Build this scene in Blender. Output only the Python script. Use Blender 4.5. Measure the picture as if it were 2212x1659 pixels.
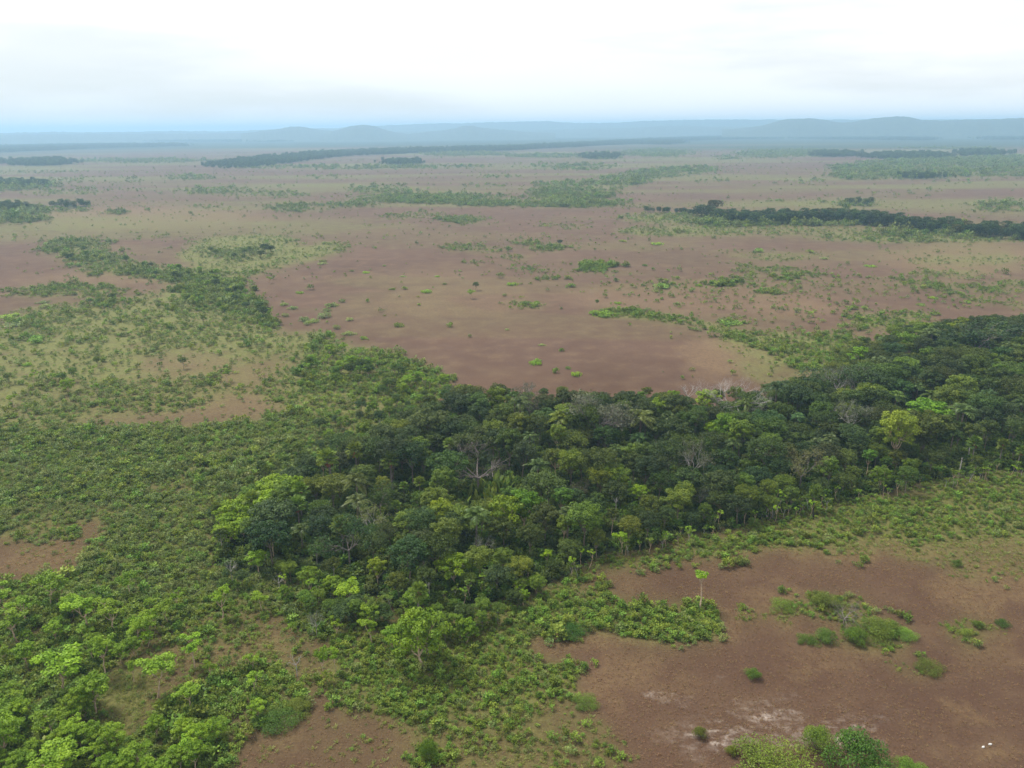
import bpy, math, random
import numpy as np
from mathutils import Matrix, Vector

# ------------------------------------------------------------------ scene, camera, sky, sun, exposure
for o in list(bpy.data.objects):
    bpy.data.objects.remove(o)
SC = bpy.context.scene
COL = SC.collection
CAM_H = 100.0
FP, CX, CY = 1702.0, 1106.0, 829.5          # focal length and centre on a 2212 x 1659 map of the view
PITCH = math.atan((CY - 277.0) / FP)
ROLL = math.atan(18.0 / 2212.0)
FWD = np.array([0, math.cos(PITCH), -math.sin(PITCH)])
UP0 = np.array([0, math.sin(PITCH), math.cos(PITCH)])
RT0 = np.array([1.0, 0, 0])
RT = math.cos(ROLL) * RT0 - math.sin(ROLL) * UP0
UP = math.cos(ROLL) * UP0 + math.sin(ROLL) * RT0
CAM = np.array([0, 0, CAM_H])
cam_data = bpy.data.cameras.new('camera')
cam_data.sensor_width = 36.0
cam_data.lens = 36.0 * FP / 2212.0
cam_data.clip_start = 1.0
cam_data.clip_end = 90000.0
cam = bpy.data.objects.new('camera', cam_data)
COL.objects.link(cam)
cam.matrix_world = Matrix(((RT[0], UP[0], -FWD[0], 0), (RT[1], UP[1], -FWD[1], 0), (RT[2], UP[2], -FWD[2], CAM_H), (0, 0, 0, 1)))
SC.camera = cam

SUN_EL, SUN_AZ = math.radians(58), math.radians(-55)      # azimuth from +Y towards +X
world = bpy.data.worlds.new('World')
SC.world = world
world.use_nodes = True
wt = world.node_tree
wt.nodes.clear()


def N(nt, kind, **kw):
    n = nt.nodes.new(kind)
    for k, v in kw.items():
        if k.startswith('i_'):
            key = k[2:].replace('_', ' ')
            n.inputs[int(key) if key.isdigit() else key].default_value = v
        else:
            setattr(n, k, v)
    return n


def L(nt, a, b):
    nt.links.new(a, b)


sky = N(wt, 'ShaderNodeTexSky', sky_type='NISHITA', sun_disc=False, sun_elevation=SUN_EL, sun_rotation=SUN_AZ,
        altitude=100, air_density=1.0, dust_density=0.6, ozone_density=1.0)
bg_sky = N(wt, 'ShaderNodeBackground', i_Strength=0.06)
L(wt, sky.outputs[0], bg_sky.inputs['Color'])
bg_cloud = N(wt, 'ShaderNodeBackground', i_Strength=0.80)
tc = N(wt, 'ShaderNodeTexCoord')
mp = N(wt, 'ShaderNodeMapping')
mp.inputs['Scale'].default_value = (1.5, 1.5, 9.0)
mp.inputs['Location'].default_value = (-15.69, -19.32, 18.45)
L(wt, tc.outputs['Generated'], mp.inputs['Vector'])
ns = N(wt, 'ShaderNodeTexNoise', i_Scale=1.35, i_Detail=5.0, i_Roughness=0.5)
L(wt, mp.outputs[0], ns.inputs['Vector'])
cr = N(wt, 'ShaderNodeMapRange', i_1=0.34, i_2=0.50, i_3=0.68, i_4=0.97)
cr.interpolation_type = 'SMOOTHSTEP'
L(wt, ns.outputs[0], cr.inputs[0])
# cloud tone: slightly uneven white
ns2 = N(wt, 'ShaderNodeTexNoise', i_Scale=0.9, i_Detail=3.0)
L(wt, mp.outputs[0], ns2.inputs['Vector'])
ctone = N(wt, 'ShaderNodeMixRGB', i_1=(0.87, 0.895, 0.915, 1), i_2=(1.0, 1.0, 1.0, 1))
cr2 = N(wt, 'ShaderNodeMapRange', i_1=0.38, i_2=0.60, i_3=0.0, i_4=1.0)
L(wt, ns2.outputs[0], cr2.inputs[0])
L(wt, cr2.outputs[0], ctone.inputs[0])
L(wt, ctone.outputs[0], bg_cloud.inputs['Color'])
mx = N(wt, 'ShaderNodeMixShader')
L(wt, cr.outputs[0], mx.inputs[0])
L(wt, bg_sky.outputs[0], mx.inputs[1])
L(wt, bg_cloud.outputs[0], mx.inputs[2])
wo = N(wt, 'ShaderNodeOutputWorld')
L(wt, mx.outputs[0], wo.inputs[0])

sd = bpy.data.lights.new('sun', 'SUN')
sd.energy = 3.3
sd.angle = math.radians(18)
sd.color = (1.0, 0.96, 0.9)
sun = bpy.data.objects.new('sun', sd)
COL.objects.link(sun)
sdir = Vector((math.cos(SUN_EL) * math.sin(SUN_AZ), math.cos(SUN_EL) * math.cos(SUN_AZ), math.sin(SUN_EL)))
sun.rotation_euler = sdir.to_track_quat('Z', 'Y').to_euler()
sun.location = sdir * 500

SC.view_settings.view_transform = 'Standard'
SC.view_settings.look = 'None'
SC.view_settings.gamma = 1.0
SC.view_settings.exposure = 0.55
SC.view_settings.use_curve_mapping = False
SC.render.engine = 'CYCLES'
cy = SC.cycles
world.cycles.sampling_method = 'MANUAL'
world.cycles.sample_map_resolution = 512
cy.max_bounces = 5
cy.diffuse_bounces = 3
cy.glossy_bounces = 1
cy.transmission_bounces = 3
cy.volume_bounces = 3
cy.transparent_max_bounces = 8
cy.use_denoising = True
cy.sample_clamp_indirect = 4.0
HAZE_DENSITY = 1.45e-4

# ------------------------------------------------------------------ helpers
RNG = np.random.default_rng(7)
random.seed(7)


def unproj(px, py, z=0.0):
    """point of the view map -> point on the plane z"""
    px, py = np.asarray(px, float), np.asarray(py, float)
    d = FWD + ((px - CX) / FP)[..., None] * RT - ((py - CY) / FP)[..., None] * UP
    t = (z - CAM_H) / d[..., 2]
    return CAM + d * t[..., None]


def proj(X):
    d = np.asarray(X, float) - CAM
    zc = d @ FWD
    zc = np.where(zc < 0.5, 0.5, zc)
    return CX + FP * (d @ RT) / zc, CY - FP * (d @ UP) / zc


def px_per_m(px, py):
    g = unproj(px, py)
    return FP / ((g - CAM) @ FWD)


_lat = np.random.default_rng(99).random((8, 256, 256))


def vnoise(x, y, s, k=0):
    """value noise, cell size s metres"""
    u, v = np.asarray(x) / s + 31.7 * k, np.asarray(y) / s - 17.3 * k
    iu, iv = np.floor(u).astype(int), np.floor(v).astype(int)
    fu, fv = u - iu, v - iv
    fu, fv = fu * fu * (3 - 2 * fu), fv * fv * (3 - 2 * fv)
    T = _lat[k % 8]
    a, b = T[iu % 256, iv % 256], T[(iu + 1) % 256, iv % 256]
    c, d = T[iu % 256, (iv + 1) % 256], T[(iu + 1) % 256, (iv + 1) % 256]
    return (a * (1 - fu) + b * fu) * (1 - fv) + (c * (1 - fu) + d * fu) * fv


def fbm(x, y, s, k=0):
    return (vnoise(x, y, s, k) + 0.5 * vnoise(x, y, s / 2.1, k + 1) + 0.25 * vnoise(x, y, s / 4.3, k + 2)) / 1.75


def inpoly(px, py, poly):
    px, py = np.asarray(px), np.asarray(py)
    ins = np.zeros(px.shape, bool)
    n = len(poly)
    for i in range(n):
        x0, y0 = poly[i]
        x1, y1 = poly[(i + 1) % n]
        if y0 == y1:
            continue
        c = (y0 > py) != (y1 > py)
        ins ^= c & (px < (x1 - x0) * (py - y0) / (y1 - y0) + x0)
    return ins


def inell(px, py, e):
    return ((px - e[0]) / e[2]) ** 2 + ((py - e[1]) / e[3]) ** 2 < 1


def wob(x, y, a=1.0):
    """a ground point moved by noise, so that mapped outlines turn ragged, then mapped"""
    r = np.hypot(x, y)
    m = a * (1.0 + r / 110.0)
    wx = x + m * 2 * (fbm(x, y, 9 + 0.0, 1) - 0.5) * 1.6 + m * (vnoise(x, y, 2.5, 5) - 0.5)
    wy = y + m * 2 * (fbm(x, y, 9 + 0.0, 4) - 0.5) * 1.6 + m * (vnoise(x, y, 2.5, 6) - 0.5)
    return proj(np.stack([wx, wy, np.zeros_like(wx)], -1))


def nrm(v):
    return v / np.maximum(np.linalg.norm(v, axis=-1, keepdims=True), 1e-9)


def make_mesh(name, V, F, mat, attrs=None, smooth=False):
    """quads only"""
    V, F = np.asarray(V, np.float32), np.asarray(F, np.int32)
    m = bpy.data.meshes.new(name)
    m.vertices.add(len(V))
    m.vertices.foreach_set('co', V.ravel())
    m.loops.add(F.size)
    m.loops.foreach_set('vertex_index', F.ravel())
    m.polygons.add(len(F))
    m.polygons.foreach_set('loop_start', np.arange(0, F.size, 4, dtype=np.int32))
    if smooth:
        m.polygons.foreach_set('use_smooth', np.ones(len(F), bool))
    for an, (dom, val) in (attrs or {}).items():
        at = m.attributes.new(an, 'FLOAT', dom)
        at.data.foreach_set('value', np.asarray(val, np.float32).ravel())
    m.update(calc_edges=True)
    m.validate()
    if mat:
        m.materials.append(mat)
    return m


class Geo:
    def __init__(s):
        s.V, s.F, s.A, s.n = [], [], [], 0

    def add(s, V, F, a):
        s.V.append(V)
        s.F.append(np.asarray(F) + s.n)
        s.A.append(np.broadcast_to(np.asarray(a, float), (len(F),)))
        s.n += len(V)

    def leaves(s, C, A, S, Ln, W, a, lift=0.12):
        """kite-shaped leaf faces: centre, long axis, side axis, length, width"""
        C, A, S = np.asarray(C), np.asarray(A), np.asarray(S)
        k = len(C)
        Ln = np.broadcast_to(Ln, (k,))[:, None]
        W = np.broadcast_to(W, (k,))[:, None]
        Nn = np.cross(A, S)
        V = np.empty((k, 4, 3))
        V[:, 0] = C - A * Ln * 0.5
        V[:, 1] = C + S * W * 0.5 + Nn * W * lift + A * Ln * 0.06
        V[:, 2] = C + A * Ln * 0.5 - Nn * Ln * 0.08
        V[:, 3] = C - S * W * 0.5 + Nn * W * lift + A * Ln * 0.06
        s.add(V.reshape(-1, 3), np.arange(k * 4).reshape(k, 4), a)

    def tube(s, P, R, k=5, a=0.5):
        P = np.asarray(P, float)
        n = len(P)
        R = np.broadcast_to(R, (n,))
        T = nrm(np.gradient(P, axis=0))
        ref = np.array([0.31, 0.17, 0.93]) if abs(T[0, 2]) < 0.8 else np.array([0.9, 0.3, 0.1])
        X = nrm(np.cross(T, ref))
        Y = np.cross(T, X)
        ang = np.arange(k) * 2 * math.pi / k
        ring = P[:, None] + R[:, None, None] * (np.cos(ang)[None, :, None] * X[:, None] + np.sin(ang)[None, :, None] * Y[:, None])
        i, j = np.meshgrid(np.arange(n - 1), np.arange(k), indexing='ij')
        F = np.stack([i * k + j, i * k + (j + 1) % k, (i + 1) * k + (j + 1) % k, (i + 1) * k + j], -1).reshape(-1, 4)
        s.add(ring.reshape(-1, 3), F, a)

    def mesh(s, name, mat, smooth=False):
        if not s.V:
            return None
        return make_mesh(name, np.concatenate(s.V), np.concatenate(s.F), mat, {'lc': ('FACE', np.concatenate(s.A))}, smooth)


def bez(a, b, bulge, rg, n=5, jit=0.0):
    a, b = np.asarray(a, float), np.asarray(b, float)
    t = np.linspace(0, 1, n)[:, None]
    c = (a + b) / 2 + np.asarray(bulge)
    p = (1 - t) ** 2 * a + 2 * t * (1 - t) * c + t * t * b
    if jit:
        p[1:-1] += rg.normal(0, jit, (n - 2, 3))
    return p


# ------------------------------------------------------------------ materials
def new_mat(name):
    m = bpy.data.materials.new(name)
    m.use_nodes = True
    m.node_tree.nodes.clear()
    return m, m.node_tree


def leaf_mat(name, dark, light, rough=0.5, trans=0.22, hue_var=0.35):
    """two leaf tones mixed by a value per leaf, times the object's own colour, a little different on each plant"""
    m, t = new_mat(name)
    at = N(t, 'ShaderNodeAttribute', attribute_name='lc')
    oi = N(t, 'ShaderNodeObjectInfo')
    mixc = N(t, 'ShaderNodeMixRGB', i_1=(*dark, 1), i_2=(*light, 1))
    L(t, at.outputs['Fac'], mixc.inputs[0])
    mul = N(t, 'ShaderNodeMixRGB', blend_type='MULTIPLY', i_0=1.0)
    L(t, mixc.outputs[0], mul.inputs[1])
    L(t, oi.outputs['Color'], mul.inputs[2])
    hs = N(t, 'ShaderNodeHueSaturation')
    h1 = N(t, 'ShaderNodeMapRange', i_3=0.5 - 0.05 * hue_var, i_4=0.5 + 0.045 * hue_var)
    L(t, oi.outputs['Random'], h1.inputs[0])
    L(t, h1.outputs[0], hs.inputs['Hue'])
    fr = N(t, 'ShaderNodeMath', operation='FRACT')
    mm = N(t, 'ShaderNodeMath', operation='MULTIPLY', i_1=7.31)
    L(t, oi.outputs['Random'], mm.inputs[0])
    L(t, mm.outputs[0], fr.inputs[0])
    v1 = N(t, 'ShaderNodeMapRange', i_3=1 - 0.55 * hue_var, i_4=1 + 0.65 * hue_var)
    L(t, fr.outputs[0], v1.inputs[0])
    L(t, v1.outputs[0], hs.inputs['Value'])
    L(t, mul.outputs[0], hs.inputs['Color'])
    p = N(t, 'ShaderNodeBsdfPrincipled', i_Roughness=rough)
    p.inputs['Specular IOR Level'].default_value = 0.16
    L(t, hs.outputs[0], p.inputs['Base Color'])
    tr = N(t, 'ShaderNodeBsdfTranslucent')
    tm = N(t, 'ShaderNodeMixRGB', blend_type='MULTIPLY', i_0=1.0, i_2=(1.25, 1.15, 0.6, 1))
    L(t, hs.outputs[0], tm.inputs[1])
    L(t, tm.outputs[0], tr.inputs['Color'])
    ms = N(t, 'ShaderNodeMixShader', i_0=trans)
    L(t, p.outputs[0], ms.inputs[1])
    L(t, tr.outputs[0], ms.inputs[2])
    out = N(t, 'ShaderNodeOutputMaterial')
    L(t, ms.outputs[0], out.inputs[0])
    return m


def bark_mat(name, c1, c2, scale=3.0):
    m, t = new_mat(name)
    tcn = N(t, 'ShaderNodeTexCoord')
    n1 = N(t, 'ShaderNodeTexNoise', i_Scale=scale, i_Detail=4.0)
    L(t, tcn.outputs['Object'], n1.inputs['Vector'])
    mixc = N(t, 'ShaderNodeMixRGB', i_1=(*c1, 1), i_2=(*c2, 1))
    rmp = N(t, 'ShaderNodeMapRange', i_1=0.35, i_2=0.65)
    L(t, n1.outputs[0], rmp.inputs[0])
    L(t, rmp.outputs[0], mixc.inputs[0])
    p = N(t, 'ShaderNodeBsdfPrincipled', i_Roughness=0.85)
    p.inputs['Specular IOR Level'].default_value = 0.2
    L(t, mixc.outputs[0], p.inputs['Base Color'])
    out = N(t, 'ShaderNodeOutputMaterial')
    L(t, p.outputs[0], out.inputs[0])
    return m


M_DARK = leaf_mat('leaf_dark', (0.028, 0.053, 0.008), (0.084, 0.136, 0.019))
M_COOL = leaf_mat('leaf_cool', (0.030, 0.056, 0.013), (0.082, 0.128, 0.030))
M_MID = leaf_mat('leaf_mid', (0.052, 0.098, 0.009), (0.145, 0.215, 0.021))
M_LIME = leaf_mat('leaf_lime', (0.110, 0.205, 0.010), (0.245, 0.375, 0.020), hue_var=0.2)
M_YELLOW = leaf_mat('leaf_yellow', (0.15, 0.215, 0.016), (0.30, 0.37, 0.030), hue_var=0.05)
M_GREY = leaf_mat('leaf_grey', (0.055, 0.075, 0.045), (0.12, 0.14, 0.075))
M_SHRUB = leaf_mat('leaf_shrub', (0.066, 0.120, 0.013), (0.195, 0.275, 0.036), hue_var=0.6)
M_SHRUBG = leaf_mat('leaf_shrub_grey', (0.090, 0.132, 0.032), (0.215, 0.262, 0.074), hue_var=0.5)
M_PALM = leaf_mat('leaf_palm', (0.065, 0.125, 0.016), (0.19, 0.26, 0.036))
M_FEATHER = leaf_mat('leaf_feather', (0.055, 0.10, 0.026), (0.14, 0.20, 0.052), rough=0.4)
M_BANANA = leaf_mat('leaf_banana', (0.065, 0.12, 0.015), (0.20, 0.25, 0.040), rough=0.4)
M_DRY = leaf_mat('leaf_dry', (0.17, 0.045, 0.030), (0.34, 0.12, 0.075), hue_var=0.15)
M_STRAW = leaf_mat('grass_straw', (0.22, 0.135, 0.085), (0.40, 0.285, 0.175), hue_var=0.4, trans=0.45)
M_GRASS = leaf_mat('grass_green', (0.14, 0.18, 0.044), (0.29, 0.32, 0.10), hue_var=0.5, trans=0.45)
M_BARK = bark_mat('bark_brown', (0.13, 0.10, 0.075), (0.26, 0.21, 0.16))
M_PALE = bark_mat('bark_pale', (0.38, 0.265, 0.175), (0.62, 0.47, 0.34))
M_WHITE = bark_mat('bark_white', (0.30, 0.27, 0.25), (0.50, 0.455, 0.425))
M_PINK = bark_mat('bark_pinkish', (0.14, 0.115, 0.105), (0.27, 0.225, 0.205))
M_CHAR = bark_mat('bark_charred', (0.012, 0.011, 0.010), (0.035, 0.03, 0.027))
M_STONE = bark_mat('stone_white', (0.45, 0.43, 0.40), (0.66, 0.64, 0.60))

# ------------------------------------------------------------------ map of the place (outlines drawn on the view map, laid on the ground)
FOREST = [(470, 1165), (520, 1110), (600, 1075), (690, 1005), (760, 965), (850, 925), (930, 885), (1000, 868), (1100, 872), (1250, 880), (1400, 880), (1560, 885),
          (1640, 868), (1760, 845), (1815, 800), (1850, 770), (1930, 738), (2040, 725), (2212, 712), (2420, 695), (2420, 985), (2212, 1012), (2000, 1040), (1800, 1085), (1600, 1135), (1450, 1162),
          (1300, 1205), (1200, 1250), (1090, 1290), (1000, 1312), (900, 1318), (800, 1290), (690, 1262), (600, 1250), (520, 1235), (470, 1215)]
# outline, shrubs per square metre (1 = closed cover), green of the grass below, height factor, tone (0 lush green .. 1 grey green)
ZONES = [
    # shrubland beyond the forest's tip, thinning out towards the plain
    ([(0, 700), (60, 665), (250, 655), (430, 605), (520, 640), (560, 665), (600, 720), (700, 722), (770, 745), (880, 780), (960, 815), (900, 880), (740, 960), (640, 930), (420, 925), (-400, 950), (-400, 720)], .13, .78, .85, .35),
    ([(20, 850), (110, 820), (260, 830), (420, 800), (560, 800), (640, 760), (600, 840), (420, 880), (200, 890), (20, 910)], .26, .66, .95, .35),
    ([(0, 690), (150, 665), (330, 680), (420, 640), (560, 680), (590, 740), (420, 760), (200, 740), (0, 760)], .22, .82, .9, .35),
    ([(300, 770), (430, 760), (520, 790), (420, 820), (300, 810)], .03, .35, .8, .3),
    ([(470, 800), (600, 770), (640, 790), (560, 830), (480, 830)], .05, .30, .8, .3),
    ([(300, 900), (420, 880), (560, 850), (615, 870), (600, 905), (500, 930), (420, 925), (220, 930), (150, 915)], .02, .12, .8, .3),
    ([(640, 765), (700, 722), (770, 745), (880, 780), (960, 815), (930, 880), (840, 925), (740, 970), (640, 930), (610, 880), (640, 830)], .48, .8, 1.05, .15),
    # closed shrub cover left of the forest
    ([(-400, 945), (0, 935), (150, 930), (300, 925), (420, 922), (560, 915), (640, 895), (760, 930), (700, 1010), (600, 1080), (480, 1150), (480, 1215), (560, 1240), (700, 1265), (860, 1310), (720, 1345), (600, 1330),
      (400, 1300), (250, 1290), (130, 1250), (0, 1290), (-400, 1330)], .95, .85, .92, .45),
    ([(380, 1010), (430, 1005), (440, 1030), (400, 1045)], .15, .6, .7, .2),
    ([(330, 1055), (400, 1035), (410, 1060), (340, 1075)], .25, .5, .7, .2),
    ([(-400, 1150), (0, 1150), (60, 1142), (240, 1122), (245, 1140), (225, 1165), (150, 1200), (145, 1235), (60, 1262), (0, 1272), (-400, 1330)], .012, .06, .7, .3),
    ((105, 1157, 70, 19), .9, .7, .8, .3),
    # trees and shrubs at the lower left, with grassy openings
    ([(-400, 1290), (0, 1272), (130, 1250), (250, 1275), (400, 1290), (600, 1325), (720, 1345), (720, 1395), (700, 1420), (690, 1470), (640, 1535), (560, 1575), (505, 1640), (480, 1760), (-400, 1760)], .85, .6, 1.0, .05),
    ([(330, 1375), (450, 1345), (600, 1335), (700, 1365), (725, 1400), (715, 1445), (640, 1465), (560, 1455), (430, 1480), (360, 1510), (330, 1565), (250, 1580), (215, 1540), (235, 1440)], .10, .35, .8, .05),
    ([(215, 1450), (300, 1430), (330, 1470), (300, 1570), (230, 1560)], .10, .75, .6, .1),
    ((470, 1375, 90, 22), .45, .5, 1.0, .1),
    ([(380, 1500), (520, 1465), (660, 1475), (640, 1520), (480, 1570), (380, 1560)], .85, .6, .9, .05),
    # rounded shrub thicket in the middle of the lower edge
    ([(720, 1345), (860, 1310), (1000, 1312), (1150, 1290), (1265, 1262), (1330, 1298), (1480, 1303), (1545, 1318), (1558, 1340), (1530, 1368), (1450, 1382), (1300, 1372), (1165, 1372), (1150, 1398), (1215, 1440), (1258, 1492),
      (1240, 1532), (1130, 1578), (980, 1572), (850, 1548), (770, 1520), (712, 1478), (705, 1420)], .9, .8, .72, .1),
    ([(790, 1530), (980, 1572), (1130, 1578), (1245, 1530), (1330, 1560), (1350, 1645), (1310, 1760), (840, 1760), (880, 1640)], .16, .42, .7, .15),
    ([(500, 1660), (560, 1592), (640, 1545), (678, 1500), (688, 1455), (718, 1462), (728, 1500), (790, 1535), (860, 1565), (885, 1640), (880, 1760), (470, 1760)], .02, .12, .6, .1),
    ((930, 1625, 60, 25), .6, .5, .9, .05),
    ((1110, 1595, 110, 18), .5, .5, .8, .15),
    ((1330, 1640, 60, 14), .5, .5, .8, .05),
    # strip in front of the forest
    ([(1090, 1290), (1200, 1250), (1300, 1205), (1450, 1162), (1600, 1135), (1800, 1085), (2000, 1040), (2212, 1012), (2420, 985), (2420, 1180), (2212, 1168), (2100, 1182), (1900, 1178), (1700, 1185), (1500, 1195),
      (1380, 1215), (1290, 1252), (1250, 1290), (1150, 1300)], .8, .85, .62, .12),
    ([(1500, 1195), (1700, 1182), (1900, 1172), (2100, 1178), (2212, 1160), (2420, 1170), (2420, 1260), (2100, 1235), (1900, 1198), (1700, 1196)], .07, .42, .5, .1),
    # islands of green on the brown plain at the lower right
    ((1790, 1318, 95, 24), .7, .6, .7, .05), ((1650, 1332, 60, 12), .12, .45, .5, .1), ((1905, 1375, 75, 24), .6, .6, .8, .02), ((1790, 1382, 50, 10), .3, .4, .7, .02),
    ((2110, 1362, 65, 20), .35, .6, .6, .05), ((1985, 1440, 55, 14), .25, .4, .6, .1), ((2100, 1235, 60, 14), .14, .35, .5, .1), ((1860, 1345, 60, 12), .10, .5, .5, .05),
    ((1215, 1530, 60, 12), .2, .3, .6, .1), ((1270, 1515, 25, 8), .4, .4, .7, .1),
    # beyond the forest, on the right
    ([(1270, 668), (1330, 672), (1420, 678), (1500, 690), (1600, 712), (1750, 728), (1830, 715), (1850, 770), (1815, 805), (1740, 815), (1690, 790), (1640, 752), (1560, 728), (1520, 708), (1400, 694), (1290, 684)], .62, .8, .85, .15),
    ([(1690, 790), (1640, 752), (1560, 728), (1600, 800), (1640, 830), (1740, 840)], .06, .5, .6, .2),
    ([(1815, 688), (1900, 682), (2000, 688), (1960, 715), (1880, 712)], .55, .8, .8, .1), ((1575, 694, 32, 7), .5, .7, .8, .1), ((1960, 690, 60, 12), .4, .7, .9, .1),
    ([(1560, 568), (1600, 570), (1780, 592), (1770, 598), (1700, 592), (1610, 580)], .5, .65, .8, .35), ([(1840, 595), (2060, 612), (2212, 625), (2212, 634), (2050, 624), (1930, 608)], .5, .7, .8, .25),
    ([(2030, 628), (2120, 645), (2230, 660), (2230, 668), (2120, 655)], .45, .7, .8, .3), ((2050, 590, 80, 6), .4, .7, .8, .2), ((2190, 612, 40, 6), .5, .7, .9, .2), ((1620, 597, 30, 5), .4, .5, .8, .4),
    ((1700, 600, 22, 6), .4, .6, 1, .1), ((1425, 618, 30, 6), .5, .7, .8, .1), ((1570, 614, 30, 7), .55, .6, 1.1, .15), ((1665, 629, 24, 6), .5, .6, .9, .1), ((1145, 658, 25, 6), .5, .7, .7, .1),
    ((1855, 665, 16, 4), .4, .6, .8, .1), ((2060, 562, 110, 10), .12, .6, .8, .2), ((1470, 500, 130, 12), .22, .7, .8, .25), ((1680, 552, 110, 8), .1, .55, .7, .2), ((2150, 560, 60, 14), .18, .6, .8, .2),
    ((1700, 560, 60, 5), .3, .5, .8, .3), ((1900, 545, 120, 5), .06, .4, .8, .2),
    # dark scrub and light grass patch on the left
    ([(90, 542), (130, 515), (215, 518), (262, 560), (345, 572), (450, 585), (500, 600), (560, 650), (600, 715), (560, 705), (500, 690), (420, 655), (330, 600), (200, 592)], .42, .65, 1.4, .35),
    ([(380, 545), (430, 515), (540, 504), (640, 514), (655, 535), (720, 518), (742, 540), (690, 560), (600, 578), (540, 598), (450, 590), (420, 575)], .3, .85, .8, .1),
    ((520, 552, 70, 13), .5, .7, 1.3, .3), ((150, 628, 135, 14), .3, .5, 1.1, .45), ((250, 655, 60, 10), .3, .5, 1.2, .3), ((30, 700, 35, 8), .4, .5, 1.0, .2), ((20, 683, 25, 4), .4, .5, .7, .1),
    # scattered clumps on the central plain
    ((1045, 540, 45, 8), .25, .4, 1.0, .4), ((980, 535, 28, 8), .5, .45, 1.2, .3), ((1185, 537, 40, 7), .6, .5, 1.2, .25), ((1140, 525, 25, 7), .4, .4, 1.2, .3), ((1288, 575, 32, 11), .9, .6, 1.2, .05), ((1115, 557, 22, 6), .5, .5, 1, .3),
    ((1020, 570, 40, 5), .2, .3, .9, .4), ((1140, 582, 18, 5), .5, .4, .9, .5), ((1185, 602, 22, 5), .6, .4, .9, .5), ((1000, 475, 55, 8), .7, .5, 1.2, .3), ((870, 468, 40, 6), .35, .4, 1.1, .4), ((910, 463, 60, 6), .2, .3, 1.0, .4),
    ((1240, 490, 30, 6), .3, .35, 1.1, .4), ((1180, 486, 25, 5), .3, .35, 1, .4),
]
# far patches: x, y, half width, half height, cover, green, height factor, tone
FAR = [
    (35, 404, 85, 12, .8, .7, 2.6, .5), (20, 463, 95, 20, .85, .7, 2.3, .35), 
    (290, 348, 170, 5, .5, .6, 2, .4), (145, 416, 85, 6, .6, .6, 1.6, .5), (175, 388, 50, 7, .2, .4, 1.6, .7), (285, 392, 45, 5, .3, .4, 1.6, .6), (415, 383, 52, 8, .7, .7, 1.8, .2),
    (470, 414, 95, 8, .6, .6, 1.7, .3), (560, 422, 60, 5, .3, .4, 1.6, .4), (140, 452, 55, 8, .5, .5, 1.6, .6), (250, 460, 22, 5, .5, .4, 1.8, .4), (333, 454, 14, 4, .7, .4, 1.6, .5), (445, 448, 42, 6, .25, .4, 1.4, .5),
    (800, 362, 300, 5, .5, .65, 2, .4), (700, 383, 62, 4, .3, .4, 1.6, .5), (613, 402, 26, 4, .35, .4, 1.6, .6), (610, 421, 60, 6, .5, .5, 1.7, .4), (650, 450, 80, 8, .7, .6, 2.0, .35), (760, 442, 60, 7, .4, .6, 1.8, .3),
    (930, 430, 180, 10, .75, .75, 2.0, .15), (830, 410, 70, 10, .5, .65, 1.8, .25), (1060, 438, 120, 8, .7, .7, 1.9, .2), (1000, 333, 95, 5, .5, .6, 2.2, .5), (1080, 382, 62, 4, .4, .5, 1.8, .4), (1050, 402, 42, 5, .4, .55, 1.8, .3),
    (1200, 337, 110, 4, .5, .6, 2.2, .5), (1300, 338, 40, 7, .6, .6, 2.4, .6), (1420, 331, 75, 8, .6, .65, 2.2, .35), (1235, 361, 98, 7, .6, .65, 2.0, .3), (1570, 341, 24, 5, .5, .5, 2, .5), (1650, 333, 60, 9, .6, .65, 2, .3),
    (1220, 440, 130, 9, .6, .7, 1.9, .2), (1730, 331, 85, 8, .5, .6, 2, .4), (1745, 393, 48, 6, .35, .5, 1.8, .4), (2000, 412, 45, 4, .2, .4, 1.6, .3), (1855, 447, 36, 12, .7, .7, 1.9, .2), (2160, 445, 62, 14, .75, .7, 1.9, .15),
    (1640, 500, 290, 10, .5, .85, 1.2, .1), (2020, 515, 260, 9, .6, .85, 1.3, .1), (1450, 470, 110, 12, .4, .75, 1.4, .15), (1520, 392, 60, 4, .2, .4, 1.6, .5), (1650, 400, 90, 4, .1, .3, 1.4, .5), (1900, 420, 120, 5, .08, .3, 1.4, .4),
    (1810, 312, 130, 4, .4, .5, 2.2, .6), (2060, 318, 140, 5, .4, .5, 2.2, .6), (620, 340, 60, 3, .3, .5, 2, .5), (90, 372, 120, 3, .15, .3, 1.6, .6), (2100, 395, 90, 3, .1, .3, 1.6, .4),
    (600, 470, 260, 3, .03, .2, 1.2, .4), (1700, 435, 160, 3, .05, .3, 1.5, .3), (2080, 536, 140, 6, .08, .5, .9, .2), (330, 425, 60, 4, .1, .35, 1.4, .5), (1600, 482, 110, 8, .9, .8, 2.4, .2), (1800, 482, 160, 7, .9, .8, 2.4, .2), (2050, 504, 150, 10, .9, .8, 2.4, .2),
]
FARPOLY = [
    ([(1150, 398), (1280, 390), (1340, 375), (1480, 360), (1560, 362), (1540, 372), (1420, 388), (1370, 402), (1320, 420), (1300, 440), (1200, 445), (1150, 425)], .75, .75, 2.0, .15),
    ([(1800, 360), (1860, 350), (1950, 345), (2100, 340), (2330, 332), (2330, 382), (2050, 382), (1950, 388), (1840, 390), (1795, 385)], .8, .75, 2.1, .15),
]
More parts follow.
